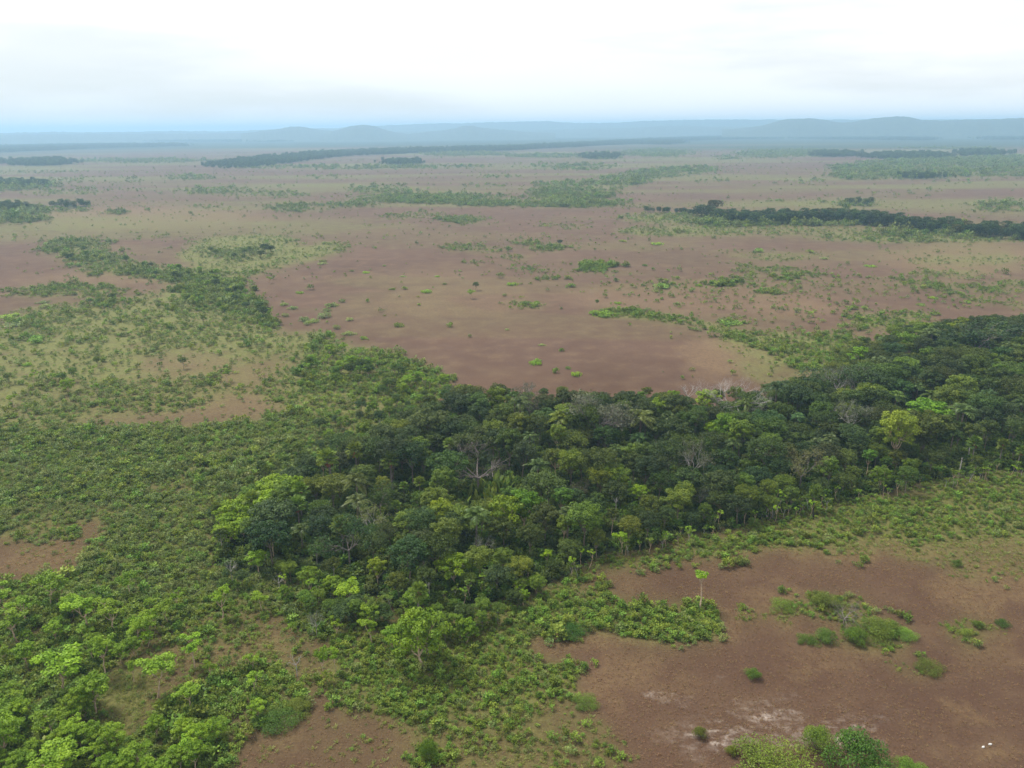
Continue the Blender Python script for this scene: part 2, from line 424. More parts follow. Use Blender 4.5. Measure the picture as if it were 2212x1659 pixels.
# far woods (read as one mass): outlines and ellipses
WOODS_E = [(85, 353, 65, 6), (30, 400, 70, 6), (15, 455, 45, 7), (868, 352, 36, 5), (1810, 336, 45, 4), (1960, 339, 100, 5), (2120, 333, 50, 4), (1985, 384, 48, 3), (2185, 297, 70, 6), (1420, 309, 45, 4), (1870, 440, 18, 5), (1300, 340, 28, 4), (150, 447, 40, 4)]
WOODS_P = [[(440, 361), (500, 350), (560, 344), (640, 337), (740, 330), (900, 324), (1106, 319), (1330, 307), (1500, 297), (1700, 294), (2000, 297), (2000, 304), (1700, 300), (1520, 303), (1330, 313), (1106, 325), (900, 331), (740, 338), (640, 349), (560, 360), (500, 365)],
           [(-300, 322), (0, 318), (200, 313), (380, 312), (380, 317), (200, 321), (0, 330), (-300, 336)], [(0, 304), (300, 301), (600, 303), (600, 307), (300, 306), (0, 309)], [(1560, 282), (1900, 277), (2300, 280), (2300, 285), (1900, 283), (1560, 287)]]
# tan grass, white sand
TAN = [((1000, 650, 190, 40), .4), ((1500, 640, 260, 40), .4), ((1560, 770, 90, 50), .6), ((880, 600, 200, 10), .3), ((1330, 640, 120, 26), .4), ((300, 470, 300, 28), .7), ((250, 600, 200, 14), .5), ((450, 840, 260, 70), .6),
       ((1850, 1180, 420, 26), .7), ((2150, 1270, 120, 60), .6), ((1540, 1345, 90, 30), .6), ((1330, 1470, 70, 60), .55), ((1300, 1390, 140, 16), .6), ((640, 1560, 70, 60), .35), ((2100, 560, 200, 40), .6), ((1700, 660, 120, 30), .5),
       ((1660, 1310, 90, 40), .5), ((1850, 1400, 150, 35), .4), ((2160, 1400, 90, 50), .4), ((2080, 1530, 60, 22), .5), ((1750, 1440, 90, 16), .45), ((1450, 1500, 70, 18), .3), ((100, 1210, 120, 40), .45), ((520, 1410, 160, 50), .5), ((2150, 1630, 70, 20), .4)]
SAND = [((1680, 1570, 330, 70), .42), ((1640, 1590, 200, 50), .6), ((1560, 1590, 95, 32), 1.0), ((1690, 1545, 70, 16), .75), ((1780, 1590, 110, 26), 1.0), ((1450, 1520, 60, 14), .6), ((1660, 1610, 60, 20), .9), ((1910, 1610, 50, 22), .5), ((1560, 1480, 60, 10), .3), ((1750, 1500, 50, 10), .35), ((2120, 1610, 50, 12), .3), ((1430, 1525, 50, 10), .5), ((1830, 1640, 60, 14), .5)]


def zone_eval(x, y, a=1.0):
    """shrub cover, green, height factor and tone at ground points"""
    px, py = wob(x, y, a)
    rad = np.hypot(x, y)
    # stray shrubs in loose groups all over the plain
    d = np.clip((rad - 260) / 200, 0, 1) * np.clip(3.0 * (fbm(x * .5, y, 90, 6) - .5), 0, 1) * .045 + np.clip((rad - 500) / 500, 0, 1) * .006
    g = np.zeros_like(px)
    h, tn = np.ones_like(px), np.full_like(px, .3)
    for z in ZONES:
        m = inell(px, py, z[0]) if len(z[0]) == 4 and not isinstance(z[0], list) else inpoly(px, py, z[0])
        d[m], g[m], h[m], tn[m] = z[1:5]
    far = np.hypot(x, y)
    mott = np.clip(2.2 * (fbm(x * .45, y, 70, 1) - .22), 0, 1)
    for z in FAR:
        q = ((px - z[0]) / (z[2] * 1.1)) ** 2 + ((py - z[1]) / (z[3] * 1.15)) ** 2
        w = np.clip(1.5 * (1 - q), 0, 1) * mott
        m = q < 1
        d[m] = np.maximum(d[m], (.62 * z[4] * w)[m])
        g[m] = np.maximum(g[m], (z[5] * (.4 + .6 * w))[m])
        h[m], tn[m] = z[6:8]
    for z in FARPOLY:
        m = inpoly(px, py, z[0])
        d[m], g[m], h[m], tn[m] = z[1:5]
        d[m] *= (.08 + .55 * mott[m])
        g[m] *= (.5 + .5 * mott[m])
    tn = np.where(rad > 620, np.maximum(tn, .58), tn)
    return d, g, h, tn


def woods_eval(x, y, a=1.6):
    px, py = wob(x, y, a)
    m = np.zeros(px.shape, bool)
    hsh = vnoise(x, y, 3.0, 7)
    mott = np.clip(2.4 * (fbm(x * .5, y, 90, 2) - .25), 0, 1)
    for e in WOODS_E:
        q = ((px - e[0]) / (e[2] * 1.15)) ** 2 + ((py - e[1]) / (e[3] * 1.15)) ** 2
        m |= hsh < 1.5 * (1 - q) * (.35 + .65 * mott)
    for p in WOODS_P:
        m |= inpoly(px, py, p) & (hsh < .25 + .75 * mott)
    return m


def forest_eval(x, y, a=.5):
    px, py = wob(x, y, a)
    return inpoly(px, py, FOREST)


def soft(px, py, lst):
    v = np.zeros_like(px)
    for e, s in lst:
        q = ((px - e[0]) / e[2]) ** 2 + ((py - e[1]) / e[3]) ** 2
        v = np.maximum(v, s * np.clip(1.35 - q, 0, 1))
    return v


# ------------------------------------------------------------------ ground
def ground_height(x, y):
    return 0.5 * (fbm(x, y, 60, 3) - 0.5) * np.clip((np.hypot(x, y) - 20) / 60, 0, 1)


fine = np.radians(np.arange(-46, 46.01, 0.22))
coarse = np.radians(np.arange(52, 308, 8.0))
TH = np.concatenate([fine, coarse])
RR = [0.5, 30, 60, 80]
r = 88.0
while r < 6500:
    RR.append(r)
    r *= 1.0115
while r < 30000:
    RR.append(r)
    r *= 1.07
RR.append(30000.0)
RR = np.array(RR)
tt, rr = np.meshgrid(TH, RR)
gx, gy = (rr * np.sin(tt)).ravel(), (rr * np.cos(tt)).ravel()
gz = ground_height(gx, gy)
nt_, nr_ = len(TH), len(RR)
jj, ii = np.meshgrid(np.arange(nt_), np.arange(nr_ - 1))
gF = np.stack([ii * nt_ + jj, ii * nt_ + (jj + 1) % nt_, (ii + 1) * nt_ + (jj + 1) % nt_, (ii + 1) * nt_ + jj], -1).reshape(-1, 4)[:, ::-1]
front = gy > 40
zd, zg, zh, zt = (np.zeros_like(gx) for _ in range(4))
a_, b_, c_, d_ = zone_eval(gx[front], gy[front])
veg = np.zeros_like(gx)
veg[front] = np.maximum(b_, np.clip(a_, 0, 1) * .55)
# green fades out softly into the brown grass
def blur(v, n):
    q = v.reshape(nr_, nt_)
    for _ in range(n):
        p = np.pad(q, 1, mode='edge')
        q = (p[1:-1, :-2] + p[1:-1, 2:] + p[:-2, 1:-1] + p[2:, 1:-1] + 2 * q) / 6
    return q.ravel()


veg = np.clip(.62 * blur(veg, 3) + .5 * blur(veg, 26), 0, 1)
rgr = np.hypot(gx, gy)
farg = np.clip((rgr - 500) / 600, 0, 1) * np.clip(3.2 * (fbm(gx * .28, gy, 150, 4) - .52), 0, .6) + np.clip((rgr - 240) / 200, 0, 1) * np.clip(2.5 * (fbm(gx * .4, gy, 60, 2) - .55), 0, .15)
veg = np.where(front, np.maximum(veg, farg), veg)
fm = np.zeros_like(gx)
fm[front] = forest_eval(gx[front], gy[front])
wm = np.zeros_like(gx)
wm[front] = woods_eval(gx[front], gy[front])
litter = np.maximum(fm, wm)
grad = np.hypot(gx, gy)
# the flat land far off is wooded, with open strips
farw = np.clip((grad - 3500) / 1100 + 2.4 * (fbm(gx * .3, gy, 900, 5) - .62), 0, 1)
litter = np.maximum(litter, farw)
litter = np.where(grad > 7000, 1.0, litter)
px_, py_ = wob(gx, gy, 1.5)
tan_ = np.where(front, soft(px_, py_, TAN), 0)
sand_ = np.where(front, soft(px_, py_, SAND), 0)

m, t = new_mat('plain_ground')
tcg = N(t, 'ShaderNodeTexCoord')


def gnoise(scale, detail=4.0, rough=.55, vec=None, dist=0.0):
    n = N(t, 'ShaderNodeTexNoise', i_Scale=scale, i_Detail=detail, i_Roughness=rough, i_Distortion=dist)
    L(t, vec or tcg.outputs['Object'], n.inputs['Vector'])
    return n.outputs[0]


def rng_(src, a, b, c=0.0, d=1.0):
    n = N(t, 'ShaderNodeMapRange', i_1=a, i_2=b, i_3=c, i_4=d)
    L(t, src, n.inputs[0])
    return n.outputs[0]


def mixc_(f, a, b, mode='MIX'):
    n = N(t, 'ShaderNodeMixRGB', blend_type=mode)
    for i, v in ((0, f), (1, a), (2, b)):
        if isinstance(v, (tuple, float, int)):
            n.inputs[i].default_value = (*v, 1) if isinstance(v, tuple) else v
        else:
            L(t, v, n.inputs[i])
    return n.outputs[0]


def mth(op, a, b):
    n = N(t, 'ShaderNodeMath', operation=op, use_clamp=True)
    for i, v in ((0, a), (1, b)):
        if isinstance(v, (float, int)):
            n.inputs[i].default_value = v
        else:
            L(t, v, n.inputs[i])
    return n.outputs[0]


def attr(nm):
    return N(t, 'ShaderNodeAttribute', attribute_name=nm).outputs['Fac']


big = gnoise(0.012, 4)
med = gnoise(0.09, 5)
small = gnoise(0.7, 5, .65)
tiny = gnoise(3.2, 3, .7)
mapst = N(t, 'ShaderNodeMapping')
mapst.inputs['Scale'].default_value = (0.35, 1.0, 1.0)
mapst.inputs['Rotation'].default_value = (0, 0, 0.25)
L(t, tcg.outputs['Object'], mapst.inputs['Vector'])
streak = gnoise(0.34, 6, .7, mapst.outputs[0])
col = mixc_(rng_(big, .25, .75), (0.082, 0.048, 0.033), (0.118, 0.072, 0.048))
col = mixc_(rng_(med, .40, .66, 0, .38), col, (0.148, 0.098, 0.062))
col = mixc_(mth('MULTIPLY', attr('tan'), rng_(small, .30, .62)), col, (0.20, 0.14, 0.074))
col = mixc_(mth('MULTIPLY', rng_(med, .55, .72, 0, .5), rng_(small, .4, .7)), col, (0.18, 0.125, 0.066))
col = mixc_(mth('MULTIPLY', rng_(small, .60, .74), .22), col, (0.070, 0.042, 0.030))
# grass green
gr = mixc_(rng_(small, .35, .65), (0.098, 0.112, 0.032), (0.165, 0.162, 0.056))
vf = mth('MULTIPLY', attr('veg'), rng_(med, .25, .60, .45, 1.25))
vf = mth('MULTIPLY', vf, rng_(small, .25, .55, .55, 1.1))
col = mixc_(vf, col, gr)
# leaf litter and far tree cover
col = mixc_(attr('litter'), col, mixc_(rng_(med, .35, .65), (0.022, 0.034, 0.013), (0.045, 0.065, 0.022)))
# bare white sand among the grass
sandf = mth('MULTIPLY', rng_(mth('MULTIPLY', attr('sand'), rng_(streak, .36, .70)), .12, .70), rng_(small, .42, .60, .08, 1.0))
col = mixc_(mth('MULTIPLY', sandf, .7), col, (0.52, 0.46, 0.43))
col = mixc_(attr('pale'), mixc_(1.0, col, (0.78, 0.75, 0.69), 'MULTIPLY'), col)
col = mixc_(1.0, col, mixc_(rng_(tiny, .3, .7), (0.72, 0.72, 0.72), (1.28, 1.26, 1.22)), 'MULTIPLY')
pg = N(t, 'ShaderNodeBsdfPrincipled', i_Roughness=0.95)
pg.inputs['Specular IOR Level'].default_value = 0.1
L(t, col, pg.inputs['Base Color'])
bm = N(t, 'ShaderNodeBump', i_Strength=0.55, i_Distance=0.25)
L(t, mth('ADD', mth('MULTIPLY', tiny, .5), mth('MULTIPLY', small, .5)), bm.inputs['Height'])
L(t, bm.outputs[0], pg.inputs['Normal'])
og = N(t, 'ShaderNodeOutputMaterial')
L(t, pg.outputs[0], og.inputs[0])
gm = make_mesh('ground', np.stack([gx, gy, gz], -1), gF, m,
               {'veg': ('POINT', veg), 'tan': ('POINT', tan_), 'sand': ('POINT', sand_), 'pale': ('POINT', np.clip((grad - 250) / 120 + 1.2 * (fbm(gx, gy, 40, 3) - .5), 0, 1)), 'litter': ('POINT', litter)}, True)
ground = bpy.data.objects.new('ground', gm)
COL.objects.link(ground)
ground['kind'] = 'structure'
ground['label'] = 'flat red-brown grass plain with green shrubby patches reaching to the horizon'

# ------------------------------------------------------------------ hills on the horizon
mh, t = new_mat('hill_forest')
tcg = N(t, 'ShaderNodeTexCoord')
hn = gnoise(0.02, 5)
colh = mixc_(rng_(hn, .35, .65), (0.020, 0.034, 0.013), (0.048, 0.068, 0.024))
ph = N(t, 'ShaderNodeBsdfPrincipled', i_Roughness=0.95)
L(t, colh, ph.inputs['Base Color'])
oh = N(t, 'ShaderNodeOutputMaterial')
L(t, ph.outputs[0], oh.inputs[0])


def hill(prof, D, label, rough=5.0, depth=.10, seed=1):
    """a wooded ridge at distance D whose skyline follows prof (points of the view map)"""
    prof = np.array(prof, float)
    xs = np.arange(prof[0, 0], prof[-1, 0] + .1, 1.3)
    ys = np.interp(xs, prof[:, 0], prof[:, 1])
    ker = np.ones(9) / 9
    ys = np.convolve(np.pad(ys, 4, mode='edge'), ker, 'valid')
    d = FWD + ((xs - CX) / FP)[:, None] * RT - ((ys - CY) / FP)[:, None] * UP
    hor = np.hypot(d[:, 0], d[:, 1])
    top = np.maximum(CAM_H + d[:, 2] / hor * D, 0.5)
    ux, uy = d[:, 0] / hor, d[:, 1] / hor
    offs = np.linspace(-1, 1, 15)
    V = []
    for o in offs:
        f = math.cos(o * math.pi / 2) ** 1.3 if abs(o) < 1 else 0
        R = D * (1 + o * depth)
        X, Y = ux * R, uy * R
        hh = top * f
        bump = rough * (vnoise(X, Y, D * .004, seed) * 1.2 + vnoise(X, Y, D * .0017, seed + 1) - 1.0)
        Z = hh + bump * np.clip(top / 40, 0, 1) * (abs(o) < .99) - (3 if abs(o) > .99 else 0)
        V.append(np.stack([X, Y, Z], -1))
    n = len(xs)
    V = np.concatenate(V)
    i, j = np.meshgrid(np.arange(len(offs) - 1), np.arange(n - 1), indexing='ij')
    F = np.stack([i * n + j, i * n + j + 1, (i + 1) * n + j + 1, (i + 1) * n + j], -1).reshape(-1, 4)
    o = bpy.data.objects.new('hill', make_mesh('hill', V, F, mh, None, True))
    COL.objects.link(o)
    o['kind'] = 'structure'
    o['label'] = label
    return o


hill([(520, 289), (570, 282), (600, 279), (625, 274), (645, 272.5), (665, 276), (700, 281), (740, 286)], 8600, 'low wooded hump left of the round hill', seed=1)
hill([(690, 291), (715, 284), (735, 279), (755, 273), (775, 270), (795, 270), (812, 273), (828, 279), (850, 285), (880, 289)], 8100, 'round wooded hill standing alone on the horizon', seed=2)
hill([(880, 290), (920, 285), (960, 281), (985, 277), (1003, 271), (1018, 271), (1035, 275), (1060, 278), (1095, 281), (1140, 285), (1200, 287)], 8300, 'small pointed wooded hill in the middle of the skyline', seed=3)
hill([(1560, 280), (1620, 275), (1660, 268), (1685, 260), (1705, 257), (1765, 256), (1790, 261), (1820, 265), (1850, 262), (1885, 256), (1935, 251), (1965, 253), (1985, 258), (2030, 261), (2090, 258), (2150, 257), (2212, 255), (2330, 256), (2420, 262)], 7900,
     'long wooded ridge on the horizon at the right', seed=4)
hill([(-500, 297), (-200, 291), (0, 287), (120, 285), (200, 286), (380, 283), (470, 284), (560, 281), (640, 279), (760, 276), (850, 270), (930, 267), (1000, 266), (1106, 263), (1180, 262), (1250, 266), (1330, 265), (1400, 261), (1480, 259), (1600, 258), (1700, 259), (1900, 258),
      (2212, 259), (2500, 258), (2800, 262)], 11600, 'pale far ridge along the whole horizon', 9, .08, 5)
hill([(-400, 296), (-100, 292), (100, 290), (300, 289), (520, 288), (700, 287), (900, 284), (1200, 280), (1360, 276), (1420, 273), (1480, 271), (1540, 273), (1660, 275), (2000, 273), (2500, 270)], 9800, 'low blue wooded rise below the far ridge', 7, .09, 6)

# ------------------------------------------------------------------ haze: closed box of thin air
hv, t = new_mat('thin_haze')
pv = N(t, 'ShaderNodeVolumePrincipled', i_Density=HAZE_DENSITY, i_Anisotropy=0.25)
pv.inputs['Color'].default_value = (0.47, 0.735, 1.0, 1)
ov = N(t, 'ShaderNodeOutputMaterial')
L(t, pv.outputs[0], ov.inputs['Volume'])
HB, ZB, ZT = 31000.0, -6.0, 212.0
hvv = [(x, y, z) for z in (ZB, ZT) for x, y in ((-HB, -HB), (HB, -HB), (HB, HB), (-HB, HB))]
hz = bpy.data.objects.new('haze', make_mesh('haze', hvv, [(3, 2, 1, 0), (4, 5, 6, 7), (0, 1, 5, 4), (1, 2, 6, 5), (2, 3, 7, 6), (3, 0, 4, 7)], hv))
COL.objects.link(hz)
hz['kind'] = 'stuff'
hz['label'] = 'pale blue haze thickening towards the horizon'

# ------------------------------------------------------------------ plant prototypes: each is {part name: mesh}; foot at the origin
def up_leaves(G, rg, c, r, n, leaf, tone, flat=.65, shell=.5, upw=.7, wid=.5):
    """a clump of leaves round the point c"""
    d = nrm(rg.normal(size=(n, 3)))
    flip = (d[:, 2] < 0) & (rg.random(n) < .55)
    d[flip, 2] *= -1
    rad = r * (shell + (1 - shell) * rg.random(n) ** .6)
    P = c + d * rad[:, None] * np.array([1, 1, flat])
    nn = nrm(.55 * d + np.array([0, 0, upw]) + .45 * rg.normal(size=(n, 3)))
    A = nrm(np.cross(nn, rg.normal(size=(n, 3))))
    S = np.cross(nn, A)
    ln = leaf * rg.uniform(.65, 1.3, n)
    G.leaves(P, A, S, ln, ln * wid * rg.uniform(.8, 1.25, n), np.clip(tone + rg.normal(0, .20, n), 0, 1))


def limb_to(G, a, b, r0, r1, rg, sag=.0, k=4, n=5):
    a, b = np.asarray(a), np.asarray(b)
    l = np.linalg.norm(b - a)
    G.tube(bez(a, b, np.array([0, 0, -sag * l]) + rg.normal(0, .05 * l, 3), rg, n, .02 * l), np.linspace(r0, r1, n), k)


def broadleaf(seed, H=12., R=4.4, low=.36, ncl=26, lpc=120, leaf=.52, leafmat=M_DARK, bark=M_BARK, flat=.62, tr=.2, dome=1.0, zs=1.6):
    rg = np.random.default_rng(seed)
    T, C = Geo(), Geo()
    zb = H * low
    lean = rg.normal(0, .35, 2)
    fork = np.array([lean[0], lean[1], zb])
    T.tube(bez((0, 0, -.3), fork, rg.normal(0, .12, 3), rg, 6, .04), np.linspace(tr * 1.25, tr * .75, 6), 6)
    zc, rz = (zb + H) / 2 + .08 * H, (H - zb) / 2 * dome
    lob = rg.uniform(.72, 1.18, 5)
    ga = 2.39996
    limbs = []
    nl = int(rg.integers(4, 7))
    for i in range(nl):
        a = i * 2 * math.pi / nl + rg.uniform(-.4, .4)
        e = fork + np.array([math.cos(a) * R * .42, math.sin(a) * R * .42, (H - zb) * rg.uniform(.28, .55)])
        limb_to(T, fork, e, tr * .6, tr * .3, rg, .08, 5)
        limbs.append(e)
    top = fork + np.array([0, 0, (H - zb) * .55])
    limb_to(T, fork, top, tr * .7, tr * .35, rg, 0, 5)
    limbs.append(top)
    limbs = np.array(limbs)
    for i in range(ncl):
        u = (i + .5) / ncl
        z = 1 - u * zs
        a = i * ga + rg.uniform(-.35, .35)
        s = math.sqrt(max(0, 1 - z * z)) if z > 0 else 1 - .25 * z * z
        rad = R * s * lob[int((a % (2 * math.pi)) / (2 * math.pi) * 5) % 5] * rg.uniform(.68, 1.0)
        c = np.array([fork[0] + math.cos(a) * rad, fork[1] + math.sin(a) * rad, zc + z * rz * rg.uniform(.8, 1.02)])
        rc = R * rg.uniform(.22, .37) * (1 if z > -.1 else .8)
        c[2] = min(c[2], H - rc * flat)
        e = limbs[np.argmin(np.linalg.norm(limbs - c, axis=1))]
        limb_to(T, e, c - np.array([0, 0, rc * .3]), tr * .28, tr * .07, rg, .06, 4, 4)
        up_leaves(C, rg, c, rc, int(lpc * rg.uniform(.75, 1.25)), leaf, rg.uniform(.15, .85), flat)
    # inner leaves that close the crown
    n = ncl * 14
    d = nrm(rg.normal(size=(n, 3)))
    P = np.array([fork[0], fork[1], zc]) + d * (rg.random(n) ** .5)[:, None] * np.array([R * .72, R * .72, rz * .8])
    A = nrm(rg.normal(size=(n, 3)))
    S = nrm(np.cross(A, rg.normal(size=(n, 3))))
    C.leaves(P, A, S, leaf * 1.2, leaf * .7, np.clip(rg.normal(.4, .2, n), 0, 1))
    return {'trunk': T.mesh('trunk', bark, True), 'crown': C.mesh('crown', leafmat)}


def savanna(seed, H=7., R=2.3, ncl=13, lpc=60, leaf=.40, leafmat=M_LIME, bark=M_PALE, low=.42, tr=.13):
    """slender tree: pale forked trunk, umbrella-like leaf clumps at the ends of rising limbs"""
    rg = np.random.default_rng(seed)
    T, C = Geo(), Geo()
    fork = np.array([rg.normal(0, .35), rg.normal(0, .35), H * low])
    T.tube(bez((0, 0, -.3), fork, np.append(rg.normal(0, .22, 2), 0), rg, 7, .05), np.linspace(tr * 1.2, tr * .8, 7), 6)
    nl = int(rg.integers(3, 6))
    ends = []
    for i in range(nl):
        a = i * 2 * math.pi / nl + rg.uniform(-.5, .5)
        e = fork + np.array([math.cos(a) * R * rg.uniform(.3, .62), math.sin(a) * R * rg.uniform(.3, .62), H * rg.uniform(.22, .42)])
        limb_to(T, fork, e, tr * .6, tr * .33, rg, .1, 5)
        ends.append(e)
    ends = np.array(ends)
    for i in range(ncl):
        e = ends[i % nl]
        a = rg.uniform(0, 6.283)
        rad = R * rg.uniform(.1, .5)
        c = e + np.array([math.cos(a) * rad, math.sin(a) * rad, rg.uniform(-.02, .17) * H])
        c[2] = min(c[2], H * .97)
        rc = R * rg.uniform(.24, .36)
        limb_to(T, e, c, tr * .3, tr * .1, rg, .08, 4, 4)
        up_leaves(C, rg, c, rc, int(lpc * rg.uniform(.75, 1.3)), leaf, rg.uniform(.2, .9), .5, .35, .9, .55)
    return {'trunk': T.mesh('trunk', bark, True), 'crown': C.mesh('crown', leafmat)}


def bare(seed, H=9., R=3.5, bark=M_WHITE, leafmat=None, nleaf=0, low=.3, tr=.2, lev=4, leaf=.4, rise=.55):
    """bare or thinly leaved tree with all its branches showing"""
    rg = np.random.default_rng(seed)
    T, W, C = Geo(), Geo(), Geo()
    fork = np.array([rg.normal(0, .2), rg.normal(0, .2), H * low])
    T.tube(bez((0, 0, -.3), fork, rg.normal(0, .1, 3), rg, 6, .04), np.linspace(tr * 1.2, tr * .85, 6), 6)
    tips = []

    def grow(p, dr, l, r, lv):
        e = p + dr * l
        (T if lv < 2 else W).tube(bez(p, e, rg.normal(0, .09 * l, 3), rg, 4), np.linspace(r, r * .55, 4), 5 if lv < 2 else 3)
        if lv >= 2:
            tips.append(e)
        if lv < lev:
            for _ in range(int(rg.integers(2, 5)) if lv else int(rg.integers(3, 5))):
                d2 = nrm(dr + rg.normal(0, .52, 3) + np.array([0, 0, .12]))
                grow(e if rg.random() < .6 else p + (e - p) * rg.uniform(.5, .95), d2, l * rg.uniform(.55, .82), r * .52, lv + 1)

    n0 = int(rg.integers(4, 7))
    for i in range(n0):
        a = i * 6.283 / n0 + rg.uniform(-.4, .4)
        grow(fork, nrm(np.array([math.cos(a), math.sin(a), rise + rg.uniform(.1, .7)])), (H - fork[2]) * rg.uniform(.32, .46), tr * .6, 0)
    d = {'trunk': T.mesh('trunk', bark, True), 'twigs': W.mesh('twigs', bark)}
    if leafmat:
        tips = np.array(tips)
        k = rg.integers(0, len(tips), nleaf)
        P = tips[k] + rg.normal(0, .32, (nleaf, 3))
        nn = nrm(np.array([0, 0, .7]) + .6 * rg.normal(size=(nleaf, 3)))
        A = nrm(np.cross(nn, rg.normal(size=(nleaf, 3))))
        C.leaves(P, A, np.cross(nn, A), leaf * rg.uniform(.6, 1.3, nleaf), leaf * .5, np.clip(rg.normal(.5, .25, nleaf), 0, 1))
        d['crown'] = C.mesh('crown', leafmat)
    return d


def fan_palm(seed, H=11., dead=40, red=True):
    rg = np.random.default_rng(seed)
    T, C, D = Geo(), Geo(), Geo()
    b = rg.normal(0, .25, 2)
    T.tube(bez((0, 0, -.3), (b[0], b[1], H - 1.9), np.append(rg.normal(0, .2, 2), 0), rg, 8), np.linspace(.24, .19, 8), 7)
    hub = np.array([b[0], b[1], H - 2.0])
    for i in range(22):
        a = i * 2.39996 + rg.uniform(-.2, .2)
        el = math.radians(80 - i * 5.2 + rg.uniform(-6, 6))
        dr = np.array([math.cos(a) * math.cos(el), math.sin(a) * math.cos(el), math.sin(el)])
        pl = rg.uniform(1.2, 1.7)
        e = hub + dr * pl
        C.tube([hub, hub + dr * pl * .5, e], [.06, .045, .04], 3, .5)
        side = nrm(np.cross(dr, [0, 0, 1.0]))
        upv = np.cross(side, dr)
        ang = np.radians(np.linspace(-115, 115, 15))
        ax = nrm(np.cos(ang)[:, None] * dr + np.sin(ang)[:, None] * side + rg.normal(0, .06, (15, 3)) - np.array([0, 0, .18]))
        ln = rg.uniform(1.25, 1.65) * (1 - .25 * (np.abs(ang) / 2.0))
        sd = nrm(np.cross(np.broadcast_to(upv, ax.shape), ax))
        C.leaves(e + ax * ln[:, None] * .5, ax, sd, ln, .30, np.clip(rg.normal(.5, .22, 15), 0, 1), .25)
    for i in range(dead):
        a = rg.uniform(0, 6.283)
        dr = nrm(np.array([math.cos(a) * .45, math.sin(a) * .45, -1]))
        p = hub + np.array([math.cos(a), math.sin(a), -.2]) * .25
        sd = nrm(np.cross(dr, [math.cos(a), math.sin(a), 0]))
        D.leaves([p + dr * rg.uniform(.5, 1.35)], [dr], [sd], rg.uniform(1.0, 1.7), rg.uniform(.3, .6), rg.random())
    d = {'trunk': T.mesh('trunk', M_PINK, True), 'crown': C.mesh('crown', M_PALM)}
    if dead:
        d['dead_fronds'] = D.mesh('dead_fronds', M_DRY)
    return d


def feather_palm(seed, H=8., nf=17, fl=3.3, mat=M_FEATHER):
    rg = np.random.default_rng(seed)
    T, C = Geo(), Geo()
    hub = np.array([rg.normal(0, .15), rg.normal(0, .15), H - 1.6])
    T.tube(bez((0, 0, -.3), hub, rg.normal(0, .1, 3), rg, 7), np.linspace(.2, .16, 7), 6)
    for i in range(nf):
        a = i * 2.39996 + rg.uniform(-.25, .25)
        el = math.radians(82 - i * 4.4 + rg.uniform(-6, 6))
        h = np.array([math.cos(a), math.sin(a), 0])
        f = fl * rg.uniform(.85, 1.15)
        s = np.linspace(0, 1, 15)
        P = hub + h * (f * s * math.cos(el) * 1.05 + f * .12 * s ** 2)[:, None] + np.array([0, 0, 1]) * (f * (math.sin(el) * s - .62 * s ** 2.2))[:, None]
        C.tube(P[::2], np.linspace(.05, .015, 8), 3, .6)
        Tn = nrm(np.gradient(P, axis=0))
        sd = nrm(np.cross(Tn, [0, 0, 1.0]))
        tone = rg.uniform(.2, .8)
        for q in (-1, 1):
            ax = nrm(sd * q + Tn * .55 - np.array([0, 0, .35]) + rg.normal(0, .08, P.shape))
            ln = .85 * np.sin(np.clip(s * .93 + .07, 0, 1) * math.pi) ** .6 + .12
            C.leaves(P[1:] + ax[1:] * ln[1:, None] * .5, ax[1:], nrm(np.cross(Tn[1:], ax[1:])) * .3 + Tn[1:] * .95, ln[1:], .20, np.clip(rg.normal(tone, .15, 14), 0, 1))
    return {'trunk': T.mesh('trunk', M_BARK, True), 'crown': C.mesh('crown', mat)}


def banana(seed, n=13, H=3.6):
    rg = np.random.default_rng(seed)
    C, S_ = Geo(), Geo()
    for i in range(n):
        a = rg.uniform(0, 6.283)
        p0 = np.array([rg.normal(0, .5), rg.normal(0, .5), 0])
        h = np.array([math.cos(a), math.sin(a), 0])
        ln = H * rg.uniform(.6, 1.0)
        s = np.linspace(0, 1, 4)
        lean = rg.uniform(.15, .6)
        P = p0 + h * (ln * lean * s ** 1.6)[:, None] + np.array([0, 0, 1]) * (ln * (s - .25 * lean * s ** 3))[:, None]
        S_.tube(P, np.linspace(.07, .02, 4), 4, .6)
        Tn = nrm(np.gradient(P, axis=0))
        sd = nrm(np.cross(Tn, h + 1e-3))
        wd = [.35, .62, .5]
        tone = rg.random()
        for k in range(3):
            C.leaves([(P[k] + P[k + 1]) / 2 + .05 * h], [Tn[k]], [sd[k]], ln / 3 * 1.5, wd[k], tone)
    return {'stem': S_.mesh('stem', M_BANANA), 'foliage': C.mesh('foliage', M_BANANA)}


